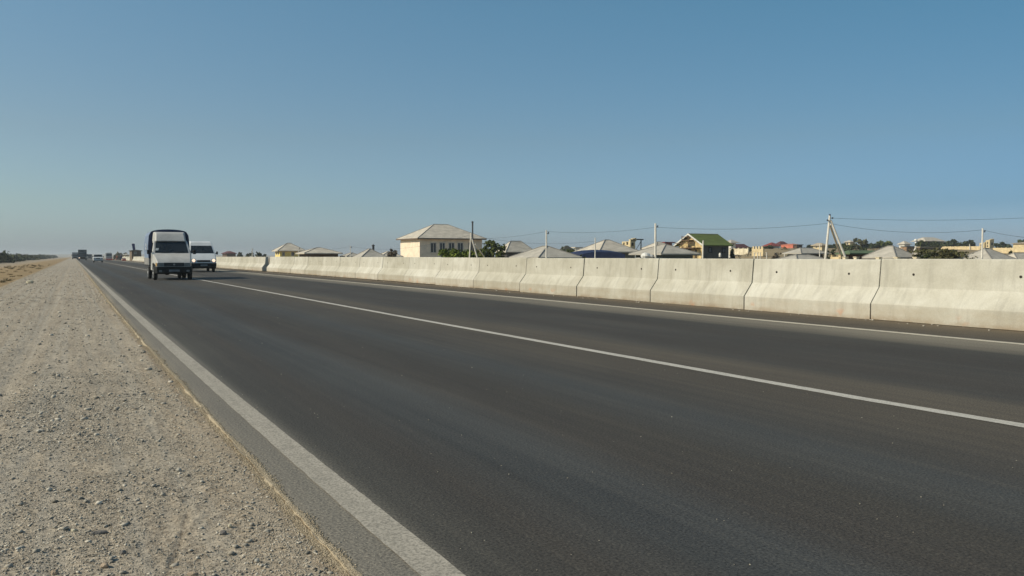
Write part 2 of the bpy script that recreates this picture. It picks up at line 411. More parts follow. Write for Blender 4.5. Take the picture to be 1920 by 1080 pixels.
# asphalt carriageway
ay = [-10.0]
while ay[-1] < 3200: ay.append(ay[-1]+max(.06, abs(ay[-1])*.02))
ay = np.array(ay)
def ribbon(name, xl, xr, z, mat, n=2, ys=ay, crown=0):
    u = np.linspace(0, 1, n); XL = xl(ys)[:, None]; XR = xr(ys)[:, None]
    X = XL+(XR-XL)*u[None]; Y = np.repeat(ys[:, None], n, 1); Zr = np.full(X.shape, z)
    I, J = np.meshgrid(np.arange(n-1), np.arange(len(ys)-1)); a = (J*n+I).ravel()
    return npmesh(name, np.stack([X, Y, Zr], -1).reshape(-1, 3), np.stack([a, a+1, a+1+n, a+n], 1), mat, smooth=True)
rag = lambda Y, c, s, a: a*vnoise(Y*0+s, Y, c, int(s*10)+20)
struct(ribbon('road', lambda Y: edge_x(Y)+rag(Y, .25, 1, .03)*np.exp(-np.maximum(Y, 0)/60), lambda Y: Y*0+15.2, 0.0, ASPH, 6))
struct(ribbon('edge_line', lambda Y: eline_x(Y)-.078+rag(Y, .08, 2, .006), lambda Y: eline_x(Y)+.078+rag(Y, .08, 3, .006), .004, PAINT_E))
struct(ribbon('centre_line', lambda Y: cline_x(Y)-.072+rag(Y, .1, 4, .008), lambda Y: cline_x(Y)+.072+rag(Y, .1, 5, .008), .004, PAINT_C))
struct(ribbon('inner_line', lambda Y: 11.84-.09+rag(Y, .3, 6, .02), lambda Y: 11.84+.09+rag(Y, .3, 7, .02), .004, PAINT_I))
# ridge of yellow dust along the asphalt edge
t = NT('yellow_dust'); n2 = t.noise(60, 4, .7); n3 = t.noise(8, 4)
c = t.mix(1., t.ramp(n3, [(.3, (.33,.27,.185)), (.7, (.42,.355,.255))]), t.ramp(n2, [(.3, (.7,.7,.7)), (.7, (1.2,1.2,1.2))]), 'MULTIPLY')
t.bump(n2, .8, .01); DUST = t.done(c, .95, .1)
dy = np.array(sy_); u = np.linspace(0, 1, 7)
w = .024*(1+1.2*vnoise(dy*0, dy, .3, 41)+1.2*vnoise(dy*0, dy, .05, 42)); cx = edge_x(dy)+.014+.022*vnoise(dy*0, dy, .5, 43)+.016*vnoise(dy*0, dy, .06, 44)
Xd = cx[:, None]+w[:, None]*(u[None]-.5)*1.15; Zd = .0008+.0022*np.sin(np.pi*u)[None]*(1+1.6*vnoise(Xd, np.repeat(dy[:, None], 7, 1), .03, 45)); Zd[:, 0] = -.03; Zd[:, 6] = -.004
I, J = np.meshgrid(np.arange(6), np.arange(len(dy)-1)); a = (J*7+I).ravel()
stuff(npmesh('dust', np.stack([Xd, np.repeat(dy[:, None], 7, 1), Zd], -1).reshape(-1, 3), np.stack([a, a+1, a+8, a+7], 1), DUST, smooth=True), 'thin ridge of yellow dust between gravel shoulder and asphalt', 'dust')

# stones
def icos():
    g = (1+5**.5)/2
    v = np.array([(-1,g,0),(1,g,0),(-1,-g,0),(1,-g,0),(0,-1,g),(0,1,g),(0,-1,-g),(0,1,-g),(g,0,-1),(g,0,1),(-g,0,-1),(-g,0,1)], float)
    v /= np.linalg.norm(v[0])
    f = np.array([(0,11,5),(0,5,1),(0,1,7),(0,7,10),(0,10,11),(1,5,9),(5,11,4),(11,10,2),(10,7,6),(7,1,8),(3,9,4),(3,4,2),(3,2,6),(3,6,8),(3,8,9),(4,9,5),(2,4,11),(6,2,10),(8,6,7),(9,8,1)])
    return v, f
OV = np.array([(1,0,0),(-1,0,0),(0,1,0),(0,-1,0),(0,0,1),(0,0,-1)], float); OF = np.array([(0,2,4),(2,1,4),(1,3,4),(3,0,4),(2,0,5),(1,2,5),(3,1,5),(0,3,5)])
IV, IF = icos()
def stones(x, y, z, r, base, flat=.55, sink=.25, bright=.14):
    bv, bf = base; n = len(x); k = len(bv)
    sc = np.stack([r*RNG.uniform(.7, 1.5, n), r*RNG.uniform(.6, 1.1, n), r*RNG.uniform(flat*.6, flat*1.3, n)], 1)
    v = bv[None]*(1+RNG.uniform(-.28, .28, (n, k, 1)))*sc[:, None]
    th = RNG.uniform(0, 6.28, n); ct, st = np.cos(th)[:, None], np.sin(th)[:, None]
    X = v[..., 0]*ct-v[..., 1]*st+x[:, None]; Y = v[..., 0]*st+v[..., 1]*ct+y[:, None]; Zz = v[..., 2]+(z+sc[:, 2]*(1-sink*2))[:, None]
    f = bf[None]+(np.arange(n)*k)[:, None, None]
    return np.stack([X, Y, Zz], -1).reshape(-1, 3), f.reshape(-1, 3), np.repeat(np.where(RNG.random(n) < bright, RNG.uniform(.65, 1, n), RNG.beta(2.2, 3.2, n)*.8), k)
STONE = M('stone', (.15,.13,.10), .9, col2=(.66,.60,.49), tone=True)
def scatter(n, y0, y1, x0, x1, rmin, rmax, pw=2.5):
    y = np.exp(RNG.uniform(np.log(y0), np.log(y1), n)); x = RNG.uniform(x0, x1, n)
    keep = x < edge_x(y)-.04; x, y = x[keep], y[keep]
    cl = (vnoise(x, y, .45, 77)+.5)*(.35+1.3*(vnoise(x/.32, y/7., 1., 78)+.5))*(1-.8*np.exp(-((x+.55+.05*np.sin(y*.2))/.2)**2)); keep = RNG.random(len(x)) < .12+1.25*cl; x, y = x[keep], y[keep]
    r = rmin*(1-RNG.random(len(x))*(1-(rmin/rmax)**pw))**(-1/pw)
    return x, y, r
allv, allf, allt = [], [], []; off = 0
def addst(x, y, r, base, **k):
    global off
    v, f, tt = stones(x, y, shoulder_z(x, y), r, base, **k); allv.append(v); allf.append(f+off); allt.append(tt); off += len(v)
for args, base in (((110000, 2.2, 10, -1.1, .93, .0026, .009, 3.0), (OV, OF)), ((2600, 2.2, 9, -1.3, .9, .007, .020, 3.3), (IV, IF)), ((26000, 6, 30, -2.6, .9, .005, .016), (OV, OF)),
                   ((700, 7, 30, -2.6, .88, .016, .035, 3.2), (IV, IF)), ((4000, 25, 120, -2.7, .85, .014, .05), (OV, OF)), ((5000, 2.2, 12, .55, .93, .003, .010), (OV, OF))):
    x, y, r = scatter(*args); addst(x, y, r, base)
stuff(npmesh('gravel', np.concatenate(allv), np.concatenate(allf), STONE, tone=np.concatenate(allt)), 'loose grey and cream gravel scattered over the shoulder', 'gravel')
# grains of dust and sand heaped along the asphalt edge
n = 52000; y = np.exp(RNG.uniform(np.log(2.2), np.log(60), n)); x = edge_x(y)+.014+.022*vnoise(y*0, y, .5, 43)+RNG.normal(0, 1, n)*.013*(1+1.6*vnoise(y*0, y, .25, 51))-np.abs(RNG.normal(0, 1, n))*.022
v, f, tt = stones(x, y, np.where(x > edge_x(y), .001, shoulder_z(x, y)), RNG.uniform(.0018, .0045, n)*(1+y*.06), (OV, OF))
stuff(npmesh('sand', v, f, M('sand_grain', (.24,.195,.13), .95, col2=(.50,.42,.30), tone=True), tone=tt), 'yellow sand grains heaped along the left edge of the asphalt', 'sand')
# grit lying on the road
n = 260; y = np.exp(RNG.uniform(np.log(2.2), np.log(40), n)); x = edge_x(y)+.04+RNG.random(n)**2.2*5
v, f, tt = stones(x, y, x*0, RNG.uniform(.002, .006, n)*(1+y*.05), (OV, OF)); tt = .1+.45*tt
n = 300; y = RNG.uniform(5, 90, n); x = 13.78-RNG.random(n)**2*.5
v2, f2, t2 = stones(x, y, x*0, RNG.uniform(.006, .03, n), (IV, IF))
stuff(npmesh('grit', np.concatenate([v, v2]), np.concatenate([f, f2+len(v)]), STONE, tone=np.concatenate([tt, t2])), 'small grit and crumbs of stone lying on the asphalt', 'grit')
# rocks big enough to point at
def rock(px, py, lx, ly, lz, rot, col, label, sink=.2):
    g = G(px, py); z = float(shoulder_z(np.array([g.x]), np.array([g.y]))[0]) if g.x < .9 else 0
    bm = bmesh.new(); bmesh.ops.create_icosphere(bm, subdivisions=2, radius=1)
    for vv in bm.verts:
        k = 1+random.uniform(-.12, .12); vv.co = Vector((vv.co.x*lx*k, vv.co.y*ly*k, vv.co.z*lz*k))
    me = bpy.data.meshes.new('rock'); bm.to_mesh(me); bm.free()
    me.materials.append(C('rock_'+col, {'grey': (.17,.155,.14), 'cream': (.50,.45,.33), 'tan': (.36,.28,.20), 'pale': (.40,.37,.31)}[col], .9, .12, 30, bump=.4, bscale=80))
    o = link('rock', me); o.location = (g.x, g.y, z+lz*(1-sink*2)); o.rotation_euler = (0, 0, math.radians(rot)-YAW); tag(o, label, 'rock', 'rocks lying on the gravel')
rock(186, 989, .040, .011, .012, 18, 'grey', 'long grey sliver of rock, the longest one on the gravel')
rock(196, 1052, .017, .012, .013, 0, 'tan', 'tan rock with a shadow, left of the wheel scratch near the bottom')
rock(138, 985, .0115, .010, .009, 0, 'cream', 'round cream rock just left of the long grey sliver')
rock(230, 963, .009, .007, .008, 0, 'cream', 'small cream rock right of and behind the long grey sliver')
rock(103, 1066, .014, .010, .014, 20, 'tan', 'brown rock nearest the bottom left corner of the picture')
rock(231, 1025, .013, .009, .011, 30, 'grey', 'dark grey rock between the long sliver and the tan rock')
rock(431, 983, .0085, .008, .010, 0, 'cream', 'cream rock right of the wheel scratch, nearest the yellow dust')
rock(482, 1046, .011, .009, .011, 0, 'pale', 'pale rock low on the right, beside the yellow dust edge')
rock(361, 1067, .022, .010, .011, 8, 'tan', 'flat curved tan rock at the foot of the wheel scratch')
rock(335, 877, .017, .013, .014, 0, 'pale', 'pale chunky rock far up the gravel, level with the bare verge')
rock(418, 992, .018, .011, .014, 0, 'grey', 'dark rock directly left of the cream rock by the dust')
rock(75, 803, .030, .018, .010, 10, 'pale', 'flat pale slab of rock at the left of the shoulder')
rock(56, 530.5, .17, .12, .10, 0, 'cream', 'white lump of rock where gravel meets the brown verge')
# ------------------------------------------------------------------ concrete barrier
b0 = [(0,0),(0,.32),(.25,.64),(.30,1.185),(.315,1.20),(.485,1.20),(.50,1.185),(.55,.64),(.80,.32),(.80,0)]
def seg_mesh(L):
    mb = MB(); n = len(b0); ns = 6; v = []
    for k in range(ns+1):
        yy = L*k/ns; v += [(x, yy, z) for x, z in b0]
    mb.mesh(v, [(k*n+i, k*n+(i+1) % n, (k+1)*n+(i+1) % n, (k+1)*n+i) for k in range(ns) for i in range(n)]+[tuple(range(n)), tuple(range((ns+1)*n-1, ns*n-1, -1))])
    return mb
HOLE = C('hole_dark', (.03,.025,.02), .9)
MORT = C('joint_mortar', (.10,.08,.06), .95)
ORD = ['', 'first', 'second', 'third', 'fourth', 'fifth', 'sixth', 'seventh', 'eighth', 'ninth', 'tenth', 'eleventh', 'twelfth', 'thirteenth', 'fourteenth', 'fifteenth', 'sixteenth', 'seventeenth', 'eighteenth']
jy = [7.05, 10.5, 13.92, 17.43, 21.09, 24.74, 28.51, 32.3, 36.1, 39.86, 43.65, 47.45, 51.2, 55.0, 58.9, 63.1, 67.2]
segs = [(3.6, 7.05), (.1, 3.6), (-3.5, .1)]
near = list(zip(jy[:-1], jy[1:])); y = 68.7; far = []
while y < 290: far.append((y, y+3.8)); y += 3.8
mesh_cache = {}
def barrier(ya, yb, label, group, off=0, holes=True):
    L = round(yb-ya-.034, 2)
    if L not in mesh_cache:
        o = obj('concrete_barrier', seg_mesh(L), BARR, bevel=.012); mesh_cache[L] = o
        if holes:
            for yy in (.72, L-.72):
                h = MB(); h.lathe((.272, yy, .90), (-1, 0, 0), [(0, .024), (.0055, .024)], 12)
                obj('lifting_hole', h, HOLE, o)
        o2 = o
    else:
        src = mesh_cache[L]; o2 = src.copy(); COL.objects.link(o2)
        for ch in src.children: cc = ch.copy(); COL.objects.link(cc); cc.parent = o2
    o2.location = (13.85+off+random.uniform(-.007, .007), ya, random.uniform(-.006, .006)+.03*float(ss(ya, 20, 40)))
    o2.rotation_euler = (0, random.uniform(-.004, .004), random.uniform(-.0012, .0012))
    tag(o2, label, 'barrier', group)
grp = 'precast concrete barrier segments along the median'
for i, (a_, b_) in enumerate(near):
    barrier(a_, b_, ('pale concrete barrier segment cut by the right picture edge, rust stained at its foot' if i == 0 else
        'last pale barrier segment on the near side of the dark open gap' if i == len(near)-1 else
        'pale concrete barrier segment, %s from the right edge of the picture' % ORD[i+1]), grp)
for i, (a_, b_) in enumerate(far):
    barrier(a_, b_, 'pale barrier segment beginning just past the dark open gap' if i == 0 else 'pale barrier segment in the far run between the gap and the open end', grp, off=-.05)
for (a_, b_) in segs: pass

# ------------------------------------------------------------------ houses
def corrugated(name, col):
    return C(name, col, .85, .10, .9, stretch=(1, 1, 3), bump=.5, bscale=3.2)
ROOF = corrugated('pale_roof_sheet', (.47,.42,.34)); ROOF2 = corrugated('grey_roof_sheet', (.38,.35,.295)); ROOFG = corrugated('green_roof_sheet', (.10,.128,.034))
ROOFR = corrugated('red_roof_sheet', (.22,.045,.035)); ROOFD = corrugated('dark_roof_sheet', (.07,.068,.052)); ROOFM = corrugated('maroon_roof_sheet', (.10,.035,.035))
CAP = C('ridge_cap_sheet', (.20,.19,.17), .8)
def wallm(name, col): return C('wall_'+name, col, .9, .07, 1.2, bump=.3, bscale=4)
CREAM = wallm('cream', (.80,.66,.50)); YEL = wallm('yellow', (.78,.62,.22)); STN = wallm('limestone', (.58,.47,.28)); WHT = wallm('white', (.66,.63,.56)); DRK = wallm('dark', (.055,.05,.047)); BRN = wallm('brown', (.10,.065,.045)); SALM = wallm('salmon', (.52,.16,.10)); GRYW = wallm('grey', (.16,.17,.17)); TEAL = wallm('slate', (.09,.115,.12))
FRAME = C('window_frame_paint', (.55,.52,.46), .7); PANE = C('window_pane', (.03,.035,.04), .12, .2, 1, .5)
def window(parent, x0, x1, y, z0, z1, axis='y', nm='window', panes=1, fm=None):
    """a framed opening on a wall; axis y: wall faces -Y at y ; axis x: wall faces -X at x=y"""
    fr = MB(); pn = MB(); w = min(.09, (x1-x0)*.12); d = .05
    def bx(mb, a, b, c, e, t0, t1):
        if axis == 'y': mb.box(a, b, y-t1, y-t0, c, e)
        else: mb.box(y-t1, y-t0, a, b, c, e)
    bx(fr, x0, x1, z1-w, z1, .004, d); bx(fr, x0, x1, z0, z0+w, .004, d)
    bx(fr, x0, x0+w, z0+w, z1-w, .004, d); bx(fr, x1-w, x1, z0+w, z1-w, .004, d)
    if panes == 2: bx(fr, (x0+x1)/2-w/2, (x0+x1)/2+w/2, z0+w, z1-w, .004, d)
    bx(pn, x0+w*.9, x1-w*.9, z0+w*.9, z1-w*.9, .002, .02)
    f = obj(nm, fr, fm or FRAME, parent); obj('pane', pn, PANE, f); return f
def house(nm, label, x0, x1, xl, D, eave, ridge, wall, roof, kind='hip', group=None, over=.55, depth=None, cap=True, chimney=None, base=None, cat='house', wins=(), lwins=(), flat=False, inset=None):
    """walls parallel to the road: x0 near left corner, x1 right end of the front, xl far end of the left wall"""
    c0 = P(x0, eave, D); A, B = c0.x, c0.y; Xr = x_on(x1, B); Yr = B+depth if depth else y_on(xl, A)
    ze = c0.z; L = Xr-A; Wd = Yr-B
    rx, ry = (A+Xr)/2, (B+Yr)/2
    if ridge is not None: zr = EYE+(HZ-ridge)/F*dep(rx if kind == 'hip' else A, ry)
    else: zr = ze
    zb = (T(rx, ry) if base is None else base)-.5
    zb = min(zb, T(A, B)-.3, T(Xr, B)-.3)
    e = empty(nm, (rx, ry, zb+.5), label, cat, group)
    o = Vector((rx, ry, zb+.5))
    def put(name, mb, mat, parent=e, **k):
        mb.v = [(x-o.x, y-o.y, z-o.z) for x, y, z in mb.v] if parent is e else mb.v
        return obj(name, mb, mat, parent, **k)
    wz = ze-.03
    mb = MB().box(A, Xr, B, Yr, zb, wz)
    if kind == 'gable': mb.poly([(A, B, wz), (A, Yr, wz), (A, ry, zr-.12)]); mb.poly([(Xr, B, wz), (Xr, Yr, wz), (Xr, ry, zr-.12)])
    put('wall', mb, wall)
    a, b, c, d = A-over, Xr+over, B-over, Yr+over; th = .14; r = MB(); cp = MB()
    if kind == 'hip':
        if L >= Wd:
            k = inset if inset is not None else min(Wd/2, L/2-.3); p1, p2 = (A+k, ry, zr), (Xr-k, ry, zr)
            top = [[(a,c,ze),(b,c,ze),p2,p1],[(b,c,ze),(b,d,ze),p2],[(b,d,ze),(a,d,ze),p1,p2],[(a,d,ze),(a,c,ze),p1]]
            hips = [((a,c,ze),p1),((b,c,ze),p2),((a,d,ze),p1),((b,d,ze),p2),(p1,p2)]
        else:
            k = inset if inset is not None else min(L/2, Wd/2-.3); p1, p2 = (rx, B+k, zr), (rx, Yr-k, zr)
            top = [[(a,c,ze),(b,c,ze),p1],[(b,c,ze),(b,d,ze),p2,p1],[(b,d,ze),(a,d,ze),p2],[(a,d,ze),(a,c,ze),p1,p2]]
            hips = [((a,c,ze),p1),((b,c,ze),p1),((a,d,ze),p2),((b,d,ze),p2),(p1,p2)]
        for q_ in top: r.poly(q_)
        r.poly([(a,c,ze-th),(b,c,ze-th),(b,d,ze-th),(a,d,ze-th)])
        for s1, s2 in (((a,c),(b,c)),((b,c),(b,d)),((b,d),(a,d)),((a,d),(a,c))): r.poly([(*s1,ze-th),(*s2,ze-th),(*s2,ze),(*s1,ze)])
    elif kind == 'gable':      # ridge along X, gable towards the road
        p1, p2 = (a, ry, zr), (b, ry, zr)
        r.poly([(a,c,ze),(b,c,ze),p2,p1]); r.poly([(b,d,ze),(a,d,ze),p1,p2])
        r.poly([(a,c,ze-th),(b,c,ze-th),(b,ry,zr-th),(a,ry,zr-th)]); r.poly([(b,d,ze-th),(a,d,ze-th),(a,ry,zr-th),(b,ry,zr-th)])
        for xx in (a, b):
            r.poly([(xx,c,ze-th),(xx,ry,zr-th),p1 if xx == a else p2,(xx,c,ze)]); r.poly([(xx,d,ze-th),(xx,ry,zr-th),p1 if xx == a else p2,(xx,d,ze)])
        r.poly([(a,c,ze-th),(b,c,ze-th),(b,c,ze),(a,c,ze)]); r.poly([(a,d,ze-th),(b,d,ze-th),(b,d,ze),(a,d,ze)]); hips = [(p1, p2)]
    else:
        r.box(a, b, c, d, ze, ze+.25); hips = []
    if kind == 'gable':
        tr = MB()
        for s in (c, d):
            ang = (zr-ze)/(ry-c)
            v1 = (a-.04, s, ze-.18); v2 = (a-.04, ry, zr-.18); v3 = (a-.04, ry, zr+.06); v4 = (a-.04, s, ze+.06)
            tr.mesh([v1, v2, v3, v4]+[(x-.06, y, z) for x, y, z in (v1, v2, v3, v4)], [(0,1,2,3),(7,6,5,4),(0,1,5,4),(1,2,6,5),(2,3,7,6),(3,0,4,7)])
        rf = put('roof', r, roof); put('verge_board', tr, C('white_board', (.6,.58,.52), .7), e)
    else: rf = put('roof', r, roof)
    if cap and hips and D < 160:
        for s, t_ in hips: cp.tube(s, t_, .06, n=6)
        cp.v = [(x-o.x, y-o.y, z-o.z) for x, y, z in cp.v]
        obj('ridge_cap', cp, CAP, rf)
    if chimney:
        cx_, top = chimney; pxX = x_on(cx_, ry); ch = MB(); zt = EYE+(HZ-top)/F*dep(pxX, ry)
        ch.tube((pxX, ry, zr-1.4 if zr-1.4 > ze-.5 else ze), (pxX, ry, zt), .16, n=10); ch.lathe((pxX, ry, zt), (0,0,1), [(0, .22), (.08, .22), (.2, .05)], 10)
        ch.v = [(x-o.x, y-o.y, z-o.z) for x, y, z in ch.v]; obj('chimney', ch, C('flue_metal', (.06,.06,.06), .6), rf)
    for wv in wins:
        wx0, wx1, wy0, wy1 = wv[:4]; xa, xb = x_on(wx0, B), x_on(wx1, B); zt, z0 = zat(wy0, (xa+xb)/2, B), zat(wy1, (xa+xb)/2, B)
        window(e, xa-o.x, xb-o.x, B-o.y, z0-o.z, zt-o.z, 'y', nm=wv[4] if len(wv) > 4 else 'window', panes=2)
    for wv in lwins:
        wx0, wx1, wy0, wy1 = wv[:4]; ya, yb = y_on(wx1, A), y_on(wx0, A); zt, z0 = zat(wy0, A, (ya+yb)/2), zat(wy1, A, (ya+yb)/2)
        window(e, ya-o.y, yb-o.y, A-o.x, z0-o.z, zt-o.z, 'x')
    return e, (A, Xr, B, Yr, zb, ze, zr), o
VG = 'low houses of the village behind the barrier'
e, g, o = house('house', 'large cream house with pale hipped roof and five tall windows behind the hedge', 787, 904, 751, 130, 446, 421, CREAM, ROOF, group=VG,
    wins=[(807,818,455,474),(824,834.5,455,472),(841,852,455,474),(857.5,868.5,455,474)], chimney=None)
A_, X_, B_, Y_, zb, ze, zr = g
dm = MB(); xa, xb = x_on(879, B_), x_on(889, B_); dm.box(xa-o.x, xb-o.x, B_-o.y-.06, B_-o.y-.01, .5, zat(455, xa, B_)-o.z)
dr = obj('door', dm, C('dark_door', (.03,.028,.025), .6), e)
hd = MB(); hd.tube((xb-.25-o.x, B_-.13-o.y, 1.5), (xb-.25-o.x, B_-.13-o.y, 1.65), .02, n=6); obj('handle', hd, C('flue_metal', (.06,.06,.06), .6), dr)
gt = MB(); gt.box(A_-.62-o.x, A_-.56-o.x, B_-.55-o.y, Y_+.55-o.y, ze-.22-o.z, ze-.04-o.z); gt.box(A_-.56-o.x, X_+.55-o.x, B_-.62-o.y, B_-.56-o.y, ze-.22-o.z, ze-.04-o.z)
obj('gutter', gt, C('gutter_brown', (.14,.10,.07), .6), e)
house('house', 'small bright yellow house with a pale hipped roof, leftmost of the near village', 525, 568, 516, 150, 470, 456, YEL, ROOF, group=VG, wins=[(529,534,472.5,480),(546,552,472.5,480)], lwins=[(517.8,519.4,472,478),(521,522.8,472,478)])
house('house', 'dark walled house with wide pale hipped roof right of the yellow house', 576, 634, 562, 118, 474.5, 464.5, BRN, ROOF, group=VG)
house('house', 'tiny pale roof peeping over the barrier beside the thin wired pole', 655, 672, 646, 120, 480.5, 474, GRYW, ROOF2, group=VG)
house('house', 'grey peaked roof with a short flue, left of the bare bush', 683, 715, 671, 105, 481.5, 466.5, WHT, ROOF2, group=VG, chimney=(700, 461))
house('house', 'low pale roof partly behind the bare twiggy bush', 718, 748, 707, 125, 481, 471.5, WHT, ROOF, group=VG)
house('house', 'house with flat topped pale roof and dark wall right of the green tree', 951, 998, 936, 150, 472, 452, DRK, ROOF, group=VG)
house('house', 'broad grey roof touching the barrier top behind the plain concrete pole', 1014, 1076, 969, 72, 482.5, 461.8, WHT, ROOF2, group=VG)
house('house', 'dark green grey roof half hidden by shrubs left of the small white block', 1057, 1080, 1045, 165, 474, 460.5, BRN, ROOFD, group=VG)
house('water_tower', 'narrow white block with a flat cap at the left of the big hipped roof', 1080, 1087, 1076, 220, 465, None, WHT, ROOF, kind='flat', over=.6, cat='tower')
house('house', 'big pale hipped roof with dark blue awning in front', 1126, 1190, 1087, 98, 471.5, 450, wallm('olive', (.16,.16,.13)), ROOF, group=VG)
house('house', 'low light grey hipped house directly right of the tall concrete pole', 1241, 1299, 1192, 82, 475.5, 458.5, TEAL, ROOF2, group=VG)
house('house', 'pale roof peeping out behind the tall concrete pole', 1232, 1262, 1208, 140, 466, 453.5, WHT, ROOF, group=VG)
house('house', 'small block with flat dark red roof behind the low grey house', 1247, 1260, 1240, 190, 455.5, None, wallm('redbrown', (.22,.07,.06)), ROOFR, kind='flat', group=VG)
# unfinished block tower
def frame_tower(label, x0, x1, xl, D, top, bot, openings, mat=STN):
    c0 = P(x0, top, D); A, B = c0.x, c0.y; Xr = x_on(x1, B); Yr = y_on(xl, A); z0 = zat(bot, A, B)-6
    e = empty('unfinished_building', (A, B, z0), label, 'building'); mb = MB().box(0, Xr-A, 0, Yr-B, 0, c0.z-z0)
    for i in range(5):
        u_ = i/4; mb.box(u_*(Xr-A)*.85, u_*(Xr-A)*.85+.35, -.02, .4, c0.z-z0, c0.z-z0+random.uniform(.15, .55))
    obj('wall', mb, mat, e)
    for (wx0, wx1, wy0, wy1, side) in openings:
        op = MB()
        if side == 'f': xa, xb = x_on(wx0, B), x_on(wx1, B); op.box(xa-A, xb-A, -.012, .1, zat(wy1, xa, B)-z0, zat(wy0, xa, B)-z0)
        else: ya, yb = y_on(wx1, A), y_on(wx0, A); op.box(-.012, .1, ya-B, yb-B, zat(wy1, A, ya)-z0, zat(wy0, A, ya)-z0)
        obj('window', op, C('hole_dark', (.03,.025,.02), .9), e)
    return e
frame_tower('unfinished stone block with dark window holes above the big pale roof', 1182, 1191, 1166, 130, 452.5, 466, [(1168.5,1171,455,459,'s'),(1174.5,1177.5,453.8,459,'s'),(1184,1188,455,461,'f')])
fm = MB(); a_ = P(1190, 450, 131)
for dx in (0, 1.3): fm.tube((a_.x+dx, a_.y, a_.z-3.5), (a_.x+dx, a_.y, a_.z+.1), .09, n=4, square=True)
fm.box(a_.x-.2, a_.x+1.7, a_.y-.15, a_.y+.15, a_.z, a_.z+.18); fm.tube((a_.x, a_.y, a_.z-2), (a_.x+1.3, a_.y, a_.z-.2), .05, n=4)
tag(obj('lift_frame', fm, DARKP, origin=(a_.x, a_.y, a_.z-3.5)), 'dark metal frame standing at the right of the unfinished stone block', 'frame')
# green roofed house
e, g, o = house('house', 'green roofed stone house with open scaffolded gable', 1319, 1366, 1272, 112, 459.5, 438.5, None or C('stone_blocks', (.58,.44,.22), .9, .2, 1.6, bump=.6, bscale=3), ROOFG, kind='gable', group=VG, over=.45)
A_, X_, B_, Y_, zb, ze, zr = g
dk = C('painted_front_shade', (.10,.10,.09), .9, .1, 1)
f = MB().box(A_+.02-o.x, X_-.02-o.x, B_-.03-o.y, B_-.002-o.y, zb-o.z, ze-.1-o.z); obj('front_shade_sheet', f, dk, e)  # dark sheet over the stone front, painting in the shade of that side
for wx in (1328, 1353): 
    xa, xb = x_on(wx, B_), x_on(wx+6.5, B_); window(e, xa-o.x, xb-o.x, B_-.03-o.y, zat(474, xa, B_)-o.z, zat(464, xa, B_)-o.z, 'y', fm=DARKP)
for (wx0, wx1, wy0, wy1) in ((1289.5,1296.5,461,470),(1304,1306.5,468,484),(1284,1288,467,476)):
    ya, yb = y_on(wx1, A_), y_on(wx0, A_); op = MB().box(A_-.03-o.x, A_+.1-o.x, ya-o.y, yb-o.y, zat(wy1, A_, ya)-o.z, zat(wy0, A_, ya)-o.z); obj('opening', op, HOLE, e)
yy0, yy1 = y_on(1313, A_), y_on(1276, A_)
sc = MB(); sx_ = A_-1.0
for k in range(6):
    yk = yy0+(yy1-yy0)*k/5; sc.tube((sx_-o.x, yk-o.y, zb-o.z), (sx_-o.x, yk-o.y, zat(464.5, A_, yk)-o.z+.2), .06, n=5)
zt = zat(466, A_, (yy0+yy1)/2); sc.box(sx_-.35-o.x, A_-.05-o.x, yy0-o.y, yy1-o.y, zt-o.z, zt+.12-o.z)
sc.box(sx_-.05-o.x, sx_+.05-o.x, yy0-o.y, yy1-o.y, zt+.7-o.z, zt+.8-o.z)
tb = y_on(1301, A_), y_on(1288, A_); zt2 = zat(451.5, A_, tb[0])
sc.box(A_-1.0-o.x, A_-.05-o.x, tb[0]-o.y, tb[1]-o.y, zt2-o.z, zt2+.12-o.z); sc.box(A_-1.0-o.x, A_-.94-o.x, tb[0]-o.y, tb[1]-o.y, zt2+.5-o.z, zt2+.6-o.z)
for yk in tb: sc.tube((A_-.95-o.x, yk-o.y, zt-o.z), (A_-.95-o.x, yk-o.y, zt2+.7-o.z), .06, n=5)
obj('balcony', sc, C('scaffold_wood', (.12,.075,.045), .9), e)
lb = MB().box(0, 1.1, -.5, .6, 0, 1.5); pp = P(1350, 480.5, 100); lb.v = [(x*1.0, y, z) for x, y, z in lb.v]
# white water tank in front
tk = MB(); tk.lathe((0,0,0), (0,0,1), [(0,.13),(.03,.15),(.42,.15),(.48,.08),(.52,.08)], 14); tko = empty('water_tank', (pp.x, pp.y, pp.z-.1), 'small white water tank in front of the dark wall of the green roofed house', 'tank')
obj('tank_body', tk, WHT, tko, smooth=True)
st = MB()
for i in range(4): st.tube((.16*(1 if i % 2 else -1), .16*(1 if i//2 else -1), -2.6), (.12*(1 if i % 2 else -1), .12*(1 if i//2 else -1), 0), .04, n=5)
obj('stand', st, DARKP, tko)
# right hand village
house('house', 'wide pale roofed house with dark verandah left of the tall A shaped pole', 1502, 1543, 1478, 104, 474.5, 465, DRK, ROOF2, group=VG)
house('house', 'lowest light grey roof just above the barrier, in front of the wide pale roof', 1494, 1534, 1472, 66, 486.5, 477.5, WHT, ROOF2, group=VG)
house('house', 'long brown walled house with low green roof behind the A shaped pole', 1592, 1664, 1580, 84, 474.5, 469.5, BRN, corrugated('moss_roof_sheet', (.10,.14,.075)), group=VG, cap=False)
house('house', 'grey hipped roof right of the long brown house', 1678, 1706, 1632, 76, 482, 461.5, BRN, ROOF2, group=VG)
house('house', 'large grey roof behind the rightmost concrete pole', 1857, 1893, 1806, 72, 488, 466, WHT, ROOF2, group=VG)
house('house', 'light grey roof cut by the right edge of the picture', 1905, 1955, 1884, 100, 487, 474, WHT, ROOF, group=VG)
HG = 'houses and buildings up on the far slope'
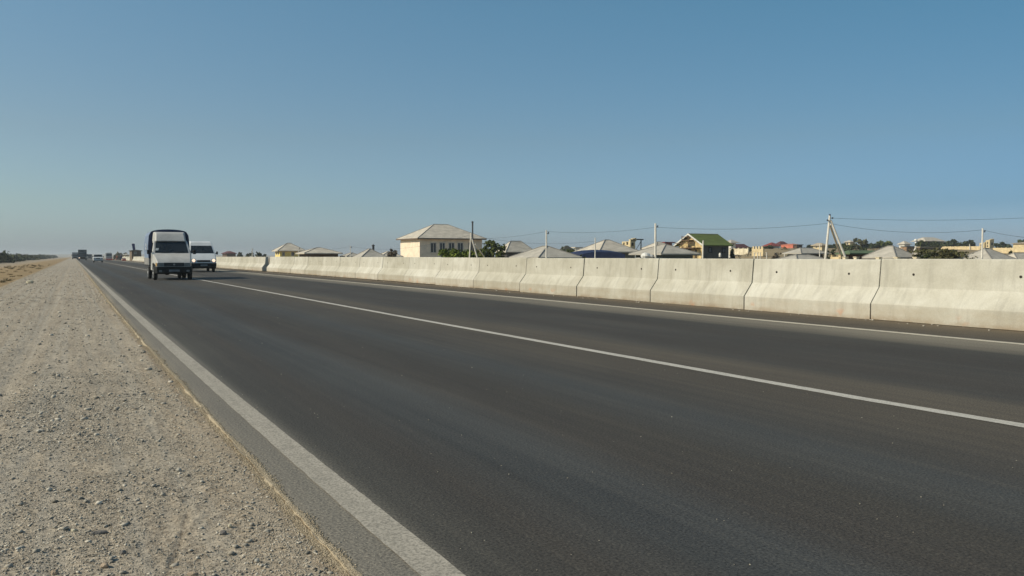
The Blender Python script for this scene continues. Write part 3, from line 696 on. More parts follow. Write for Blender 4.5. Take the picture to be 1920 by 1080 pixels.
house('house', 'white two storey house with flat grey roof just right of the green roof', 1371, 1379, 1363, 300, 455, 449.5, WHT, ROOF2, group=HG, over=1.2, cap=False, wins=[(1373,1376,457,460)])
house('house', 'dark maroon roofed house above the rough cream wall', 1378, 1403, 1370, 320, 464, 457.5, wallm('redbrown', (.22,.07,.06)), ROOFM, group=HG, cap=False)
house('house', 'bright red roofed cream house on the slope', 1447, 1462, 1432, 330, 461, 454.5, WHT, ROOFR, group=HG, cap=False, wins=[(1450,1453,463,466)])
house('house', 'white and blue house with maroon roof behind the salmon building', 1463, 1476, 1455, 350, 458, 452.5, wallm('skyblue', (.35,.45,.52)), ROOFM, group=HG, cap=False, wins=[(1466,1469,460,464)])
house('building', 'salmon pink rendered building with a flat parapet on the slope', 1487, 1500, 1464, 320, 458.5, 457, SALM, corrugated('salmon_roof', (.42,.15,.10)), group=HG, over=.1, cap=False, cat='building')
house('building', 'dark brown brick block at the right of the salmon building', 1494, 1504, 1489, 315, 459.5, None, BRN, ROOFD, kind='flat', group=HG, over=.3, cat='building')
house('house', 'two storey limestone house left of the A shaped pole', 1541, 1548, 1524, 250, 460, 455.5, STN, corrugated('stone_roof', (.36,.30,.22)), group=HG, cap=False, lwins=[(1529,1532,462,465)])
house('house', 'cream house with a small tower among the dark trees', 1594, 1601, 1584, 340, 453.5, 450.5, STN, ROOF, group=HG, cap=False, lwins=[(1587,1590,455,459)])
house('house', 'small white walled house with pale roof right of the dome shaped tree', 1696, 1706, 1685, 330, 457.5, 452, WHT, ROOF, group=HG, cap=False)
house('house', 'house with wide light grey roof and deep dark eaves on the hilltop', 1733, 1762, 1719, 300, 452, 445, DRK, ROOF, group=HG, over=1.6, cap=False)
house('building', 'brown brick shed below the hilltop house with deep eaves', 1725, 1764, 1716, 270, 464, None, BRN, C('limestone_coping', (.42,.33,.2), .9), kind='flat', group=HG, over=.2, cat='building')
frame_tower('tall unfinished limestone tower beside the rightmost concrete pole', 1856, 1863, 1848, 310, 450, 466, [(1858,1861,455,460,'f'),(1850,1852,454,458,'s'),(1850,1852,460,463,'s')])
frame_tower('shorter limestone block just left of the tall unfinished tower', 1846, 1849, 1836, 312, 455.5, 466, [(1838,1840,458,461,'s')])
house('building', 'long limestone building at the top right edge of the picture', 1925, 1950, 1899, 300, 456, 454, STN, corrugated('stone_roof', (.36,.30,.22)), group=HG, cap=False, cat='building')
house('house', 'rough brick ruin on the brown slope below the white walled house', 1700, 1716, 1688, 255, 463, None, C('ruin_bricks', (.24,.15,.085), .9, .4, .9), ROOFD, kind='flat', group=HG, over=0, lwins=[(1690,1693,466,470)])
house('building', 'low white shed roof behind the large bush', 1720, 1733, 1716, 110, 476.5, None, WHT, ROOF, kind='flat', over=.2, cat='building')
# stone walls on the slope (limestone blocks with piers)
def stone_wall(label, px0, px1, D, top, bot, mat, piers=6, name='wall', crenel=False, posts=(), ps=1.):
    a = P(px0, top, D); b = a.copy(); b.y = y_on(px1, a.x); L = (b-a).length; h = zat(top, a.x, a.y)-zat(bot, a.x, a.y)+.9
    e = empty(name, (a.x, a.y, a.z-h), label, 'wall', 'stone garden walls of the village', rz=math.atan2(b.y-a.y, b.x-a.x))
    mb = MB().box(0, L, 0, .35, 0, h)
    if crenel:
        for i in range(4): mb.box(L*i/3.55, L*i/3.55+L*.14, 0, .35, h, h+.75)
    obj('wall_panel', mb, mat, e)
    for i in range(piers):
        x = L*i/(piers-1); p = MB().box(x-.2*ps, x+.2*ps, .175-.235*ps, .175+.235*ps, 0, h+.22*ps).box(x-.26*ps, x+.26*ps, .175-.3*ps, .175+.3*ps, h+.22*ps, h+.3*ps); obj('pier', p, mat, e)
    return e
STB = C('limestone_blocks', (.60,.48,.28), .9, .12, 1.2, bump=.4, bscale=3); STP = C('cream_blocks', (.64,.56,.40), .9, .15, .8, bump=.4, bscale=3)
stone_wall('rough cream stone wall with a broken top below the maroon roof', 1368, 1402, 280, 466.5, 473, STP, 5)
stone_wall('limestone wall with a toothed top standing alone on the slope', 1411, 1430, 230, 467, 474.5, STB, 2, crenel=True)
stone_wall('long limestone wall with piers between hilltop house and tower', 1763, 1838, 290, 462.5, 469, STB, 9, ps=.45)
stone_wall('limestone wall with many piers right of the rightmost pole', 1862, 1935, 250, 465, 473, STB, 10, ps=.45)
stone_wall('low limestone garden wall right under the long brown house', 1643.5, 1714, 44, 486.9, 492, STP, 3, name='wall', ps=.5)
stone_wall('short limestone garden wall at the foot of the A shaped pole', 1557, 1573, 60, 481.5, 488, STB, 2, ps=.5)
stone_wall('short sunlit garden wall segment between the A shaped pole legs', 1581, 1602, 48, 486, 489, STP, 2, ps=.5)
# small fence posts below the toothed wall
for i, px in enumerate((1414.5, 1420.5, 1425.5, 1437.5, 1471)):
    p = P(px, 474.5, 130); mb = MB().tube((0,0,0), (0,0,p.z+2.2), .09, .075, n=6).box(-.12, .12, -.12, .12, p.z+2.2, p.z+2.28)
    o = obj('post', mb, C('pole_concrete', (.66,.62,.54), .85, .08, 3)); o.location = (p.x, p.y, -2.2)
    tag(o, 'pale concrete post, %s of five on the brown slope' % ('leftmost', 'second from left', 'middle', 'fourth from left', 'rightmost')[i], 'post', 'concrete posts on the slope')
# dark blue awning before the big roof
aw = MB(); p0 = P(1092, 475, 84); p1 = P(1172, 475, 84); d_ = (p1-p0); n_ = 14
vv = []
for i in range(n_+1):
    u_ = i/n_; q_ = p0+d_*u_; zz = p0.z+.26*math.sin(math.pi*u_)**.5-.1
    for (dy_, dz_) in ((0, -.85), (0, 0), (1.6, .22), (3.4, 0), (3.4, -.85)): vv.append((q_.x, q_.y+dy_, zz+dz_))
aw.mesh(vv, [(i*5+j, i*5+j+1, (i+1)*5+j+1, (i+1)*5+j) for i in range(n_) for j in range(4)]+[(0,1,2,3,4),(n_*5+4,n_*5+3,n_*5+2,n_*5+1,n_*5)])
awe = empty('awning', (p0.x, p0.y, -1.2), 'long dark blue awning low in front of the big pale hipped roof', 'awning')
aw.v = [(x-p0.x, y-p0.y, z+1.2) for x, y, z in aw.v]; obj('canopy', aw, C('navy_tarpaulin', (.02,.03,.075), .6, .15, 1), awe)
for i in range(4):
    q_ = d_*(i/3); obj('post', MB().tube((q_.x*.96+.1, q_.y*.96+.1, 0), (q_.x*.96+.1, q_.y*.96+.1, 1.9), .05, n=6), DARKP, awe)
# white sacks on the low wall by the tall pole
for i, (px, r_) in enumerate(((1210.5, .34), (1219.5, .22))):
    p = P(px, 483, 62); mb = MB().lathe((0,0,0), (0,0,1), [(0, r_), (r_*.4, r_*1.15), (r_*.9, r_*.85), (r_*1.15, r_*.3)], 12); mb.box(-.6, .6, -.1, .5, -1.6, -.02)
    o = obj('water_butt', mb, C('white_plastic', (.65,.63,.58), .5), smooth=False); o.location = p; tag(o, ('larger' if i == 0 else 'smaller')+' white rounded water butt peeping over the barrier left of the tall pole', 'water butt')
# white dome on the hilltop
p = P(1717, 453, 300); mb = MB().tube((0,0,-4), (0,0,0), .3, n=8).lathe((0,0,0), (0,0,1), [(0,.35),(.15,.55),(.5,.62),(.85,.5),(1.05,.2)], 12)
o = obj('water_tank', mb, C('white_plastic', (.65,.63,.58), .5), smooth=True); o.location = p; tag(o, 'round white tank on a stalk beside the hilltop house with deep eaves', 'tank')

# ------------------------------------------------------------------ poles and wires
CONC = C('pole_concrete', (.66,.62,.54), .85, .08, 3)
INS = C('insulator_dark', (.04,.04,.05), .5)
def pole(px, top, D, r, label, lean=0, arm=True, base_px=None, group='concrete utility poles', sq=True):
    t_ = P(px, top, D); bx = P(base_px or px, 484, D); zg = T(t_.x, t_.y)-.3
    b_ = Vector((bx.x, bx.y, zg))
    e = empty('utility_pole', (b_.x, b_.y, zg), label, 'utility pole', group)
    obj('pole_shaft', MB().tube((0,0,0), t_-b_, r*1.25, r*.85, n=10, square=False), CONC, e, smooth=False)
    if arm:
        a = MB(); tt = t_-b_; a.box(tt.x, tt.x+.16, tt.y-r-.05, tt.y-r, tt.z-.30, tt.z-.25); obj('crossarm', a, INS, e)
        for s in (.13,): obj('insulator', MB().lathe((tt.x+s, tt.y-r-.03, tt.z-.25), (0,0,1), [(0,.02),(.03,.045),(.09,.04),(.12,.015)], 8), INS, e)
    return t_, e
pole(1024.5, 431.5, 62, .062, 'plain concrete pole standing before the broad grey roof')
pole(1229, 419, 62, .085, 'tall concrete pole left of the low light grey house')
pole(1842.5, 428, 60, .065, 'rightmost concrete pole, standing before the large grey roof', base_px=1841)
pole(1116, 445.5, 80, .06, 'short thick concrete pole standing before the big hipped roof', arm=False)
pole(1318.5, 451, 78, .078, 'pale concrete post at the corner of the green roofed house', base_px=1316.5, arm=False)
pole(1537, 457.5, 75, .045, 'thin pale post between the limestone house and the tall A shaped pole', arm=False)
pole(560, 463.5, 125, .07, 'thin pole standing before the yellow house')
pole(473, 465.5, 200, .11, 'thin far pole rising among the trees left of the dark gap')
pole(657, 460.5, 110, .05, 'thin pole with slack wires beside the tiny pale roof')
pole(1818, 457.5, 280, .12, 'small far post standing on the long limestone wall', arm=False)
p = P(886, 417, 125); zg = T(p.x, p.y)-.3
e = empty('flue_pipe', (p.x, p.y, zg), 'slim dark flue pipe rising above the right end of the large cream house', 'pipe')
obj('pipe', MB().tube((0,0,0), (0,0,p.z-zg), .12, n=10), C('flue_metal', (.06,.06,.06), .6), e); obj('cowl', MB().lathe((0,0,p.z-zg-.02), (0,0,1), [(0,.17),(.1,.2),(.22,.05)], 10), C('flue_metal', (.06,.06,.06), .6), e)
def apole(apex, legs, D, r, label, dark=None):
    t_ = P(*apex, D); zg = T(t_.x, t_.y)-.3
    e = empty('utility_pole', (t_.x, t_.y, zg), label, 'utility pole', 'braced utility poles')
    for i, (tx, ty, bx, by, dy_) in enumerate(legs):
        a = P(tx, ty, D+dy_[0]); b = P(bx, by, D+dy_[1]); d = b-a; b = a+d*((zg-a.z)/d.z)
        obj('leg' if i else 'pole_shaft', MB().tube(b-Vector((t_.x,t_.y,zg)), a-Vector((t_.x,t_.y,zg)), r*1.2, r*.9, n=10), CONC, e)
    return t_, e
t_, e = apole((1556, 404), [(1556,404,1547.5,486,(0,0)), (1557.5,413,1586.5,486.5,(0,0)), (1556.0,421,1577,481,(.3,7))], 60, .085, 'tall A shaped concrete pole with a bracing leg, its top carrying the wires')
h = Vector((t_.x, t_.y, T(t_.x, t_.y)-.3))
for (px, py) in ((1551.5, 413), (1561, 409), (1556, 403)):
    q_ = P(px, py, 59.9)-h; obj('insulator', MB().lathe(q_, (0,0,1), [(-.06,.02),(-.03,.055),(.04,.06),(.07,.02)], 8).tube(q_, P(1556, py, 60)-h, .025, n=5), INS, e)
apole((883, 437), [(883,437,880.5,481,(0,0)), (883.5,443,894.5,482,(0,0)), (891,458,908,482,(.2,3))], 75, .065, 'braced concrete pole before the door of the large cream house')
apole((1716, 461), [(1716.5,461,1716.5,487,(0,0)), (1716,466,1706.5,486,(0,0))], 90, .08, 'small braced pole beside the large bush')
WIRE = C('wire', (.035,.04,.045), .6)
def wire(a, b, sag_pts, label, r=.010, lead=None):
    """a, b: (px,py,D) ends; sag_pts: middle row in the picture at the centre of the span"""
    A, B = P(*a), P(*b); n = 24; pts = []
    for i in range(n+1):
        u = i/n; q = A.lerp(B, u); q.z -= sag_pts*4*u*(1-u); pts.append(q-A)
    o = obj('power_line', MB().chain(pts, r, 5), WIRE); o.location = A; tag(o, label, 'wire', 'overhead wires between the poles')
wire((1561, 409, 60), (1935, 408, 58), .17, 'upper wire running right from the tall A shaped pole')
wire((1561, 420, 60), (1842, 431, 60), .40, 'lower wire from the tall A shaped pole to the rightmost pole')
wire((1842, 431, 60), (1960, 448, 58), .12, 'wire leaving the rightmost pole towards the picture edge')
wire((1551, 419, 60), (1229, 426, 62), .27, 'wire from the tall A shaped pole left to the tall concrete pole')
wire((1229, 426, 62), (1024.5, 434, 62), .22, 'wire between the tall concrete pole and the plain concrete pole', .008)
wire((1024.5, 434, 62), (883.5, 447, 75), .18, 'wire from the plain concrete pole down to the braced pole', .008)
wire((1116, 452, 80), (883.5, 441, 75), .5, 'faint lower wire crossing between short thick pole and braced pole', .008)
wire((657, 462, 110), (883, 440, 75), .8, 'faint wire from the thin slack wired pole to the braced pole', .008)
wire((560, 464.5, 125), (657, 462, 110), .4, 'faint wire from the pole at the yellow house to the slack wired pole', .008)

# ------------------------------------------------------------------ vegetation
def leafm(name, a, b):
    m = M(name, a, .75, col2=b, island=True, spec=.15); return m
LG = leafm('green_leaves', (.030,.042,.010), (.115,.135,.030)); LD = leafm('dark_leaves', (.022,.030,.012), (.075,.088,.030)); LO = leafm('olive_leaves', (.045,.045,.018), (.12,.115,.05)); BARK = C('bark', (.10,.07,.045), .9, .2, 8); LB = leafm('bare_twigs', (.10,.08,.055), (.22,.18,.13))
def crown_mesh(name, mat, parent, rx, ry, z0, z1, nclump, nleaf, size, bottom=.0, gap=.28, boxy=False):
    c = []
    while len(c) < nclump:
        p = RNG.uniform(-1, 1, 3); d = np.linalg.norm(p)
        if boxy: c.append(p*[1, 1, .8])
        elif d < .95 and (d > .35 or RNG.random() < .4): c.append(p)
    c = np.array(c); rad = RNG.uniform(.16, gap+.1, nclump); k = RNG.integers(0, nclump, nleaf)
    off_ = RNG.normal(0, 1, (nleaf, 3)); off_ /= np.linalg.norm(off_, axis=1)[:, None]; off_ *= (RNG.random(nleaf)**.45)[:, None]
    p = c[k]+off_*rad[k][:, None]
    dome = (lambda q: q) if boxy else (lambda q: np.stack([q[:, 0], q[:, 1], np.where(q[:, 2] > 0, -.35+1.35*q[:, 2], -.35+.65*q[:, 2])], 1))
    p = dome(p); c = dome(c)
    ctr = np.array([0, 0, (z0+z1)/2]); sc = np.array([rx, ry, (z1-z0)/2]); p = p*sc+ctr
    u = RNG.normal(0, 1, (nleaf, 3)); u /= np.linalg.norm(u, axis=1)[:, None]; w = np.cross(u, RNG.normal(0, 1, (nleaf, 3))); w /= np.linalg.norm(w, axis=1)[:, None]
    s = size*RNG.uniform(.5, 1.2, (nleaf, 1)); v = np.stack([p-u*s, p+w*s*.55, p+u*s, p-w*s*.55], 1).reshape(-1, 3)
    return npmesh(name, v, np.arange(nleaf*4).reshape(-1, 4), mat, parent), c*sc+ctr
def plant(nm, label, px, top, wpx, D, mat=LG, zb=None, dens=1., leaf=None, depth=None, bot=None, group=None, cat=None, tall=False, gap=.28, boxy=False):
    t_ = P(px, top, D); zg = T(t_.x, t_.y)-.05; h = t_.z-zg; r = wpx*D/F/2
    e = empty(nm, (t_.x, t_.y, zg), label, cat or nm.replace('_', ' '), group, rz=-YAW)
    z0 = (zat(bot, t_.x, t_.y)-zg) if bot else h*.04
    area = r*(h-z0); leaf = leaf or D*.0023
    nl = int(np.clip(area/(leaf*leaf)*9*dens, 700, 9000))
    cr, cs = crown_mesh('crown' if nm == 'tree' else 'foliage', mat, e, r, depth or r, z0, h, int(np.clip(nl/40, 22, 110)), nl, leaf, gap=gap, boxy=boxy)
    tr = MB(); hh = z0+(h-z0)*.45; k = max(.05, h*.022)
    tr.chain([(0,0,-.2), (.03*h,.02*h,hh*.5), (.0,.0,hh)], k, 7)
    for i in range(min(9, len(cs))):
        q_ = cs[int(len(cs)*i/9)]; tr.tube((0,0,hh*.6), (q_[0]*.8, q_[1]*.8, q_[2]), k*.55, k*.15, n=5)
    obj('trunk' if nm == 'tree' else 'stem', tr, BARK, e)
    return e
TG = 'trees and bushes of the village'
plant('hedge', 'bright green hedge below the windows of the large cream house', 853, 468, 60, 78, leafm('hedge_leaves', (.06,.085,.012), (.16,.20,.03)), bot=490, depth=.9, group=TG, cat='hedge', dens=4, boxy=True, gap=.5)
plant('tree', 'leafy green tree with ragged top right of the braced pole', 924, 450, 54, 92, LG, bot=488, group=TG, dens=1.5, gap=.24)
plant('bush', 'green bush filling the foot between braced pole and leafy tree', 900, 461, 44, 95, LG, bot=488, group=TG)
plant('bush', 'bare brown twiggy bush left of the large cream house', 737, 468, 20, 118, LB, bot=486, group=TG, dens=.45, gap=.18)
plant('bush', 'green shrub left half of the pair near the dark green grey roof', 1058, 466, 18, 150, LD, group=TG)
plant('bush', 'tall green shrub touching the broad grey roof on its right', 1070, 464, 16, 140, LG, group=TG)
plant('bush', 'small shrub at the left foot of the blue awning', 1094, 474, 16, 82, LG, group=TG)
plant('bush', 'small pale shrub left of the tall concrete pole', 1193, 475, 16, 74, LO, group=TG, dens=.6)
plant('bush', 'dark shrub at the right foot of the green roofed house', 1374, 471, 12, 118, LD, group=TG)
plant('tree', 'dark tree just left of the yellow house group, rightmost of three', 489, 472.5, 20, 260, LD, group=TG)
plant('tree', 'dark tree left of the dark gap, middle of three', 467, 472.5, 22, 270, LD, group=TG)
plant('tree', 'small tree near the far red roof, leftmost of three', 449, 474.5, 18, 280, LO, group=TG)
for a in ((1567, 459, 34, 330, LD, 'dark tree standing directly behind the A shaped pole'), (1580, 457, 26, 300, LG, 'dark green tree between the A shaped pole and the cream tower house'),
          (1612, 449, 34, 300, LO, 'big rounded olive tree right of the cream tower house'), (1636, 455, 30, 310, LD, 'darker tree between the big olive tree and the dome tree'), (1600, 462, 46, 230, LD, 'low dark tree above the green roof'),
          (1660, 450.5, 30, 320, LG, 'green dome shaped tree above the grey hipped roof'), (1784, 448, 30, 330, LD, 'large dark tree behind the long limestone wall'), (1766, 452, 18, 335, LO, 'small olive tree at the right of the hilltop house'),
          (1817, 449.5, 22, 340, LD, 'round dark tree behind the right end of the long limestone wall'), (1880, 455, 32, 360, LD, 'low dark tree right of the tall limestone tower'), (1915, 448, 24, 360, LG, 'green tree behind the top right limestone building'),
          (1440, 461, 16, 300, LD, 'dark tree in front of the bright red roofed house'), (1729, 453, 22, 285, LD, 'dark shrub tree under the left eaves of the hilltop house'), (1752, 454, 24, 286, LD, 'dark shrub tree under the right eaves of the hilltop house'),
          (1407, 464.5, 12, 290, LD, 'small dark tree left of the toothed limestone wall'), (1555, 470, 30, 150, LD, 'dark bush low between the limestone house and the A shaped pole'), (1520, 461, 14, 330, LD, 'small dark tree left of the two storey limestone house')):
    plant('tree', a[5], a[0], a[1], a[2], a[3], a[4], group=TG)
plant('bush', 'wide green bush above the barrier between small braced pole and large grey roof', 1765, 467.5, 84, 76, LO, bot=492, group=TG, depth=2.5, dens=2.2, boxy=True, gap=.45)
plant('bush', 'dark bush at the foot of the small braced pole', 1729, 476, 26, 72, LD, bot=492, group=TG)
plant('bush', 'brown dry bush between the two grey roofs at the right edge', 1897, 471, 20, 120, LO, group=TG, dens=.7)
plant('bush', 'dry brown bush on the slope below the bright red roof', 1455, 475.5, 14, 200, LB, group=TG, dens=.5)
plant('bush', 'round dark bush on the slope below the salmon building', 1481, 471, 9, 210, LD, group=TG)
# dry tufts on the brown verge
vs = []
for i in range(260):
    y_ = np.exp(RNG.uniform(np.log(12), np.log(160))); x_ = -3.1-RNG.random()**1.3*12; zg = T(x_, y_); k_ = 26; s_ = RNG.uniform(.08, .28)
    pt = RNG.normal(0, .5, (k_, 3))*[s_, s_, 0]+[x_, y_, zg]; tip = pt+RNG.normal(0, .5, (k_, 3))*[s_, s_, 0]+np.array([0, 0, 1])*RNG.uniform(.5, 1.1, (k_, 1))*s_*.7; w = RNG.normal(0, .012, (k_, 3))+.006
    vs.append(np.stack([pt-w, pt+w, tip+w*.3, tip-w*.3], 1).reshape(-1, 3))
vs = np.concatenate(vs); stuff(npmesh('dry_grass', vs, np.arange(len(vs)).reshape(-1, 4), leafm('dry_grass_blades', (.10,.075,.035), (.26,.20,.10))), 'dry brown tufts of grass on the bare left verge', 'grass')
# dry scrub scattered over the far slope
n = 90; px = RNG.uniform(1365, 1720, n); Ds = RNG.uniform(140, 300, n); vs = []; 
for a_, d_ in zip(px, Ds):
    q_ = P(a_, 480, d_); k_ = 22; s_ = RNG.uniform(.25, .7); pt = RNG.normal(0, 1, (k_, 3))*[s_, s_, s_*.5]+[q_.x, q_.y, T(q_.x, q_.y)+s_*.3]
    u = RNG.normal(0, .16, (k_, 3)); w = RNG.normal(0, .16, (k_, 3)); vs.append(np.stack([pt-u, pt+w, pt+u, pt-w], 1).reshape(-1, 3))
vs = np.concatenate(vs); stuff(npmesh('scrub', vs, np.arange(len(vs)).reshape(-1, 4), leafm('dry_scrub_leaves', (.05,.045,.02), (.14,.11,.055))), 'dry low scrub dotted over the brown slope', 'scrub')
# thicket to the left of the road, one mass
vs = []
for i in range(520):
    y_ = np.exp(RNG.uniform(np.log(120), np.log(1300))); x_ = -15.5-RNG.random()*14-(y_-150)*.004
    h_ = RNG.uniform(1.0, 2.1)*(1+.35*(RNG.random() < .12)); r_ = RNG.uniform(1.0, 2.2); k_ = int(150 if y_ < 350 else 60)
    zg = T(x_, y_); pt = RNG.normal(0, .5, (k_, 3))*[r_, r_, h_*.42]+[x_, y_, zg+h_*.5]; pt[:, 2] = np.maximum(pt[:, 2], zg)
    sz = .12+y_*.0006; u = RNG.normal(0, sz, (k_, 3)); w = RNG.normal(0, sz, (k_, 3)); vs.append(np.stack([pt-u, pt+w, pt+u, pt-w], 1).reshape(-1, 3))
vs = np.concatenate(vs); stuff(npmesh('thicket', vs, np.arange(len(vs)).reshape(-1, 4), leafm('thicket_leaves', (.026,.032,.013), (.085,.092,.036))), 'dark green thicket running along the left verge towards the horizon', 'thicket')
# two pale domes and a mast far behind the thicket
for px, top, w_, lb in ((39, 476, 8, 'faint grey domed roof showing above the thicket'), (2, 473, 4, 'faint grey tower at the left edge above the thicket')):
    house('building', lb, px-w_/3, px+w_/2, px-w_/2, 700, top+2, top, wallm('far_grey', (.25,.25,.27)), corrugated('far_roof', (.28,.28,.3)), cap=False, cat='building')

# ------------------------------------------------------------------ vehicles
RIM = C('wheel_rim', (.30,.30,.29), .45, .1, 5, .5, .3); LAMP = C('headlamp_glass', (.16,.17,.165), .3, .1, 6, .4); CHAS = C('chassis_dark', (.025,.025,.025), .8)
PLATE = C('number_plate', (.16,.18,.19), .5)
def wheel(e, x, y, r, w, n='wheel'):
    mb = MB().lathe((x-w/2, y, r), (1,0,0), [(0, r*.72), (.01, r*.93), (.04, r), (w-.04, r), (w-.01, r*.93), (w, r*.72)], 26)
    t = obj(n, mb, BLACK, e); s = -1 if x < 0 else 1
    rm = MB().lathe((x+s*(w/2-.03), y, r), (s,0,0), [(0, r*.70), (.034, r*.70), (.036, r*.60), (.01, r*.5), (.035, r*.22), (.05, r*.18), (.055, r*.05)], 20)
    obj('rim', rm, RIM, t, smooth=False)
def panel(e, name, pts, mat, th=.006, nrm=None):
    pts = [Vector(p) for p in pts]; nn = Vector(nrm).normalized() if nrm else (pts[1]-pts[0]).cross(pts[2]-pts[0]).normalized()
    k = len(pts); v = [p+nn*.002 for p in pts]+[p+nn*(th+.002) for p in pts]
    mb = MB().mesh(v, [tuple(range(k)), tuple(range(2*k-1, k-1, -1))]+[(i, (i+1) % k, (i+1) % k+k, i+k) for i in range(k)]); return obj(name, mb, mat, e)
# --- small lorry with white cab and blue tarpaulin
TX, TY = 4.66, 45.75
e = empty('small_lorry', (TX, TY, 0), 'white cabbed small lorry with arched blue tarpaulin, nearest vehicle on the road', 'lorry')
cab = [(.06,.50,.80),(.0,.62,.82),(.0,.90,.83),(.10,1.02,.84),(.55,1.26,.90),(1.02,1.43,.965),(1.56,2.06,.86),(1.75,2.13,.84),(2.25,2.13,.84),(2.25,1.43,.965),(2.25,.50,.965),(1.32,.50,.965),(1.22,.78,.965),(.98,.88,.965),(.66,.88,.93),(.42,.78,.885),(.34,.50,.86)]
obj('cab', MB().loft(cab), WHITE2, e, bevel=.045)
fair = [(1.46,2.075,.76),(1.70,2.38,.73),(1.86,2.53,.70),(2.10,2.60,.78),(2.32,2.60,.82),(2.32,2.075,.87),(1.9,2.075,.86)]
obj('roof_fairing', MB().loft(fair), WHITE2, e, bevel=.06, segs=3)
# windscreen follows the sloping front
def slope_pt(u, t_, h0=.965, h1=.86, y0=1.02, z0=1.43, y1=1.56, z1=2.06):   # u -1..1, t 0..1
    return Vector((u*(h0+(h1-h0)*t_), y0+(y1-y0)*t_, z0+(z1-z0)*t_))
nf = (0, -.76, .65)
panel(e, 'windscreen', [slope_pt(-.86,.02), slope_pt(.86,.02), slope_pt(.88,.97), slope_pt(-.88,.97)], GLASS, .008, nf)
panel(e, 'pale_patch', [slope_pt(-.86,.22)+Vector((0,-.011,.009)), slope_pt(-.70,.22)+Vector((0,-.011,.009)), slope_pt(-.68,.42)+Vector((0,-.011,.009)), slope_pt(-.84,.42)+Vector((0,-.011,.009))], C('windscreen_patch', (.35,.38,.38), .7), .002, nf)  # small pale patch low on the left of the windscreen
wp = MB()
for s in (-.6, .15): wp.tube(slope_pt(s,.03)+Vector((0,-.03,.02)), slope_pt(s+.5,.12)+Vector((0,-.03,.02)), .012, n=5)
obj('wiper', wp, BLACK, e)
for s in (-1, 1):
    pl = [(s*.965,1.12,1.45),(s*.965,1.98,1.45),(s*.868,1.98,2.0),(s*.868,1.56,2.0)]
    panel(e, 'side_window', pl, GLASS, .006, (s,0,.17))
    mr = MB().box(min(s*1.08,s*1.22), max(s*1.08,s*1.22), 1.0, 1.10, 1.38, 1.60).tube((s*.95,1.15,1.52), (s*1.15,1.08,1.55), .025, n=6); obj('wing_mirror', mr, BLACK, e, bevel=.015)
    hl = obj('headlight', MB().box(min(s*.50,s*.79), max(s*.50,s*.79), -.022, .05, .74, .92), LAMP, e, bevel=.012)
    panel(hl, 'indicator', [(s*.825,.0,.74),(s*.87,.30,.76),(s*.87,.30,.92),(s*.83,.0,.92)], C('amber_lens', (.40,.24,.08), .3), .01, (s,-.3,0))
    dr = MB(); dr.box(min(s*.966,s*.975), max(s*.966,s*.975), 1.30, 1.306, .55, 1.42); dr.box(min(s*.966,s*.975), max(s*.966,s*.975), 2.12, 2.126, .55, 1.42); dr.box(min(s*.966,s*.985), max(s*.966,s*.985), 1.92, 2.06, 1.18, 1.22); obj('door_seam', dr, DARKP, e)
gr = MB().box(-.49,.49,-.016,.04,.735,.925); g_ = obj('grille', gr, DARKP, e)
sl_ = MB()
for k in range(4): sl_.box(-.47,.47,-.026,-.014,.755+k*.045,.772+k*.045)
obj('grille_slat', sl_, C('grille_grey', (.10,.105,.11), .5), g_); obj('badge', MB().lathe((0,-.03,.83), (0,-1,0), [(0,.05),(.01,.045)], 12), RIM, g_)
obj('bumper', MB().loft([(-.05,.36,.82),(-.09,.50,.86),(-.06,.71,.86),(.34,.73,.95),(.34,.36,.93)]), DARKP, e, bevel=.03)
obj('number_plate', MB().box(-.26,.26,-.10,-.088,.45,.56), PLATE, e)
fl = MB().box(-.75,-.60,-.095,-.05,.44,.54).box(.60,.75,-.095,-.05,.44,.54); obj('fog_lamp', fl, LAMP, e)
obj('chassis', MB().box(-.45,.45,.35,5.2,.42,.60).box(-.9,.9,.5,.8,.50,.72).tube((-.8,.83,.36),(.8,.83,.36),.05).tube((-.8,3.75,.36),(.8,3.75,.36),.06).lathe((0,3.75,.36),(0,1,0),[(-.18,.06),(-.08,.17),(.08,.17),(.18,.06)],12).box(.5,.9,2.4,3.1,.42,.68), CHAS, e)
for x in (-.86, .86): wheel(e, x, .83, .345, .20)
for x in (-.90, -.66, .66, .90): wheel(e, x, 3.75, .345, .19)
BOARD = C('dropside_board', (.30,.29,.27), .75, .12, 3)
obj('load_bed', MB().box(-1.02,1.02,2.42,5.55,.72,.80), CHAS, e)
for s in (-1, 1):
    bd = MB().box(min(s*1.0,s*1.04), max(s*1.0,s*1.04), 2.42, 5.55, .80, 1.18)
    for yy in (2.46, 3.2, 4.0, 4.8, 5.48): bd.box(min(s*1.04,s*1.055), max(s*1.04,s*1.055), yy-.03, yy+.03, .78, 1.18)
    obj('side_board', bd, BOARD, e)
obj('front_board', MB().box(-1.0,1.0,2.42,2.46,.80,1.18), BOARD, e)
def arch(n=9):
    pts = [(-1.03,1.14),(-1.05,1.8),(-1.0,2.40)]
    for k in range(n): 
        a = math.pi*(1-(k+1)/(n+1)); pts.append((.93*math.cos(a), 2.50+.24*math.sin(a)**.7))
    return pts+[(1.0,2.40),(1.05,1.8),(1.03,1.14)]
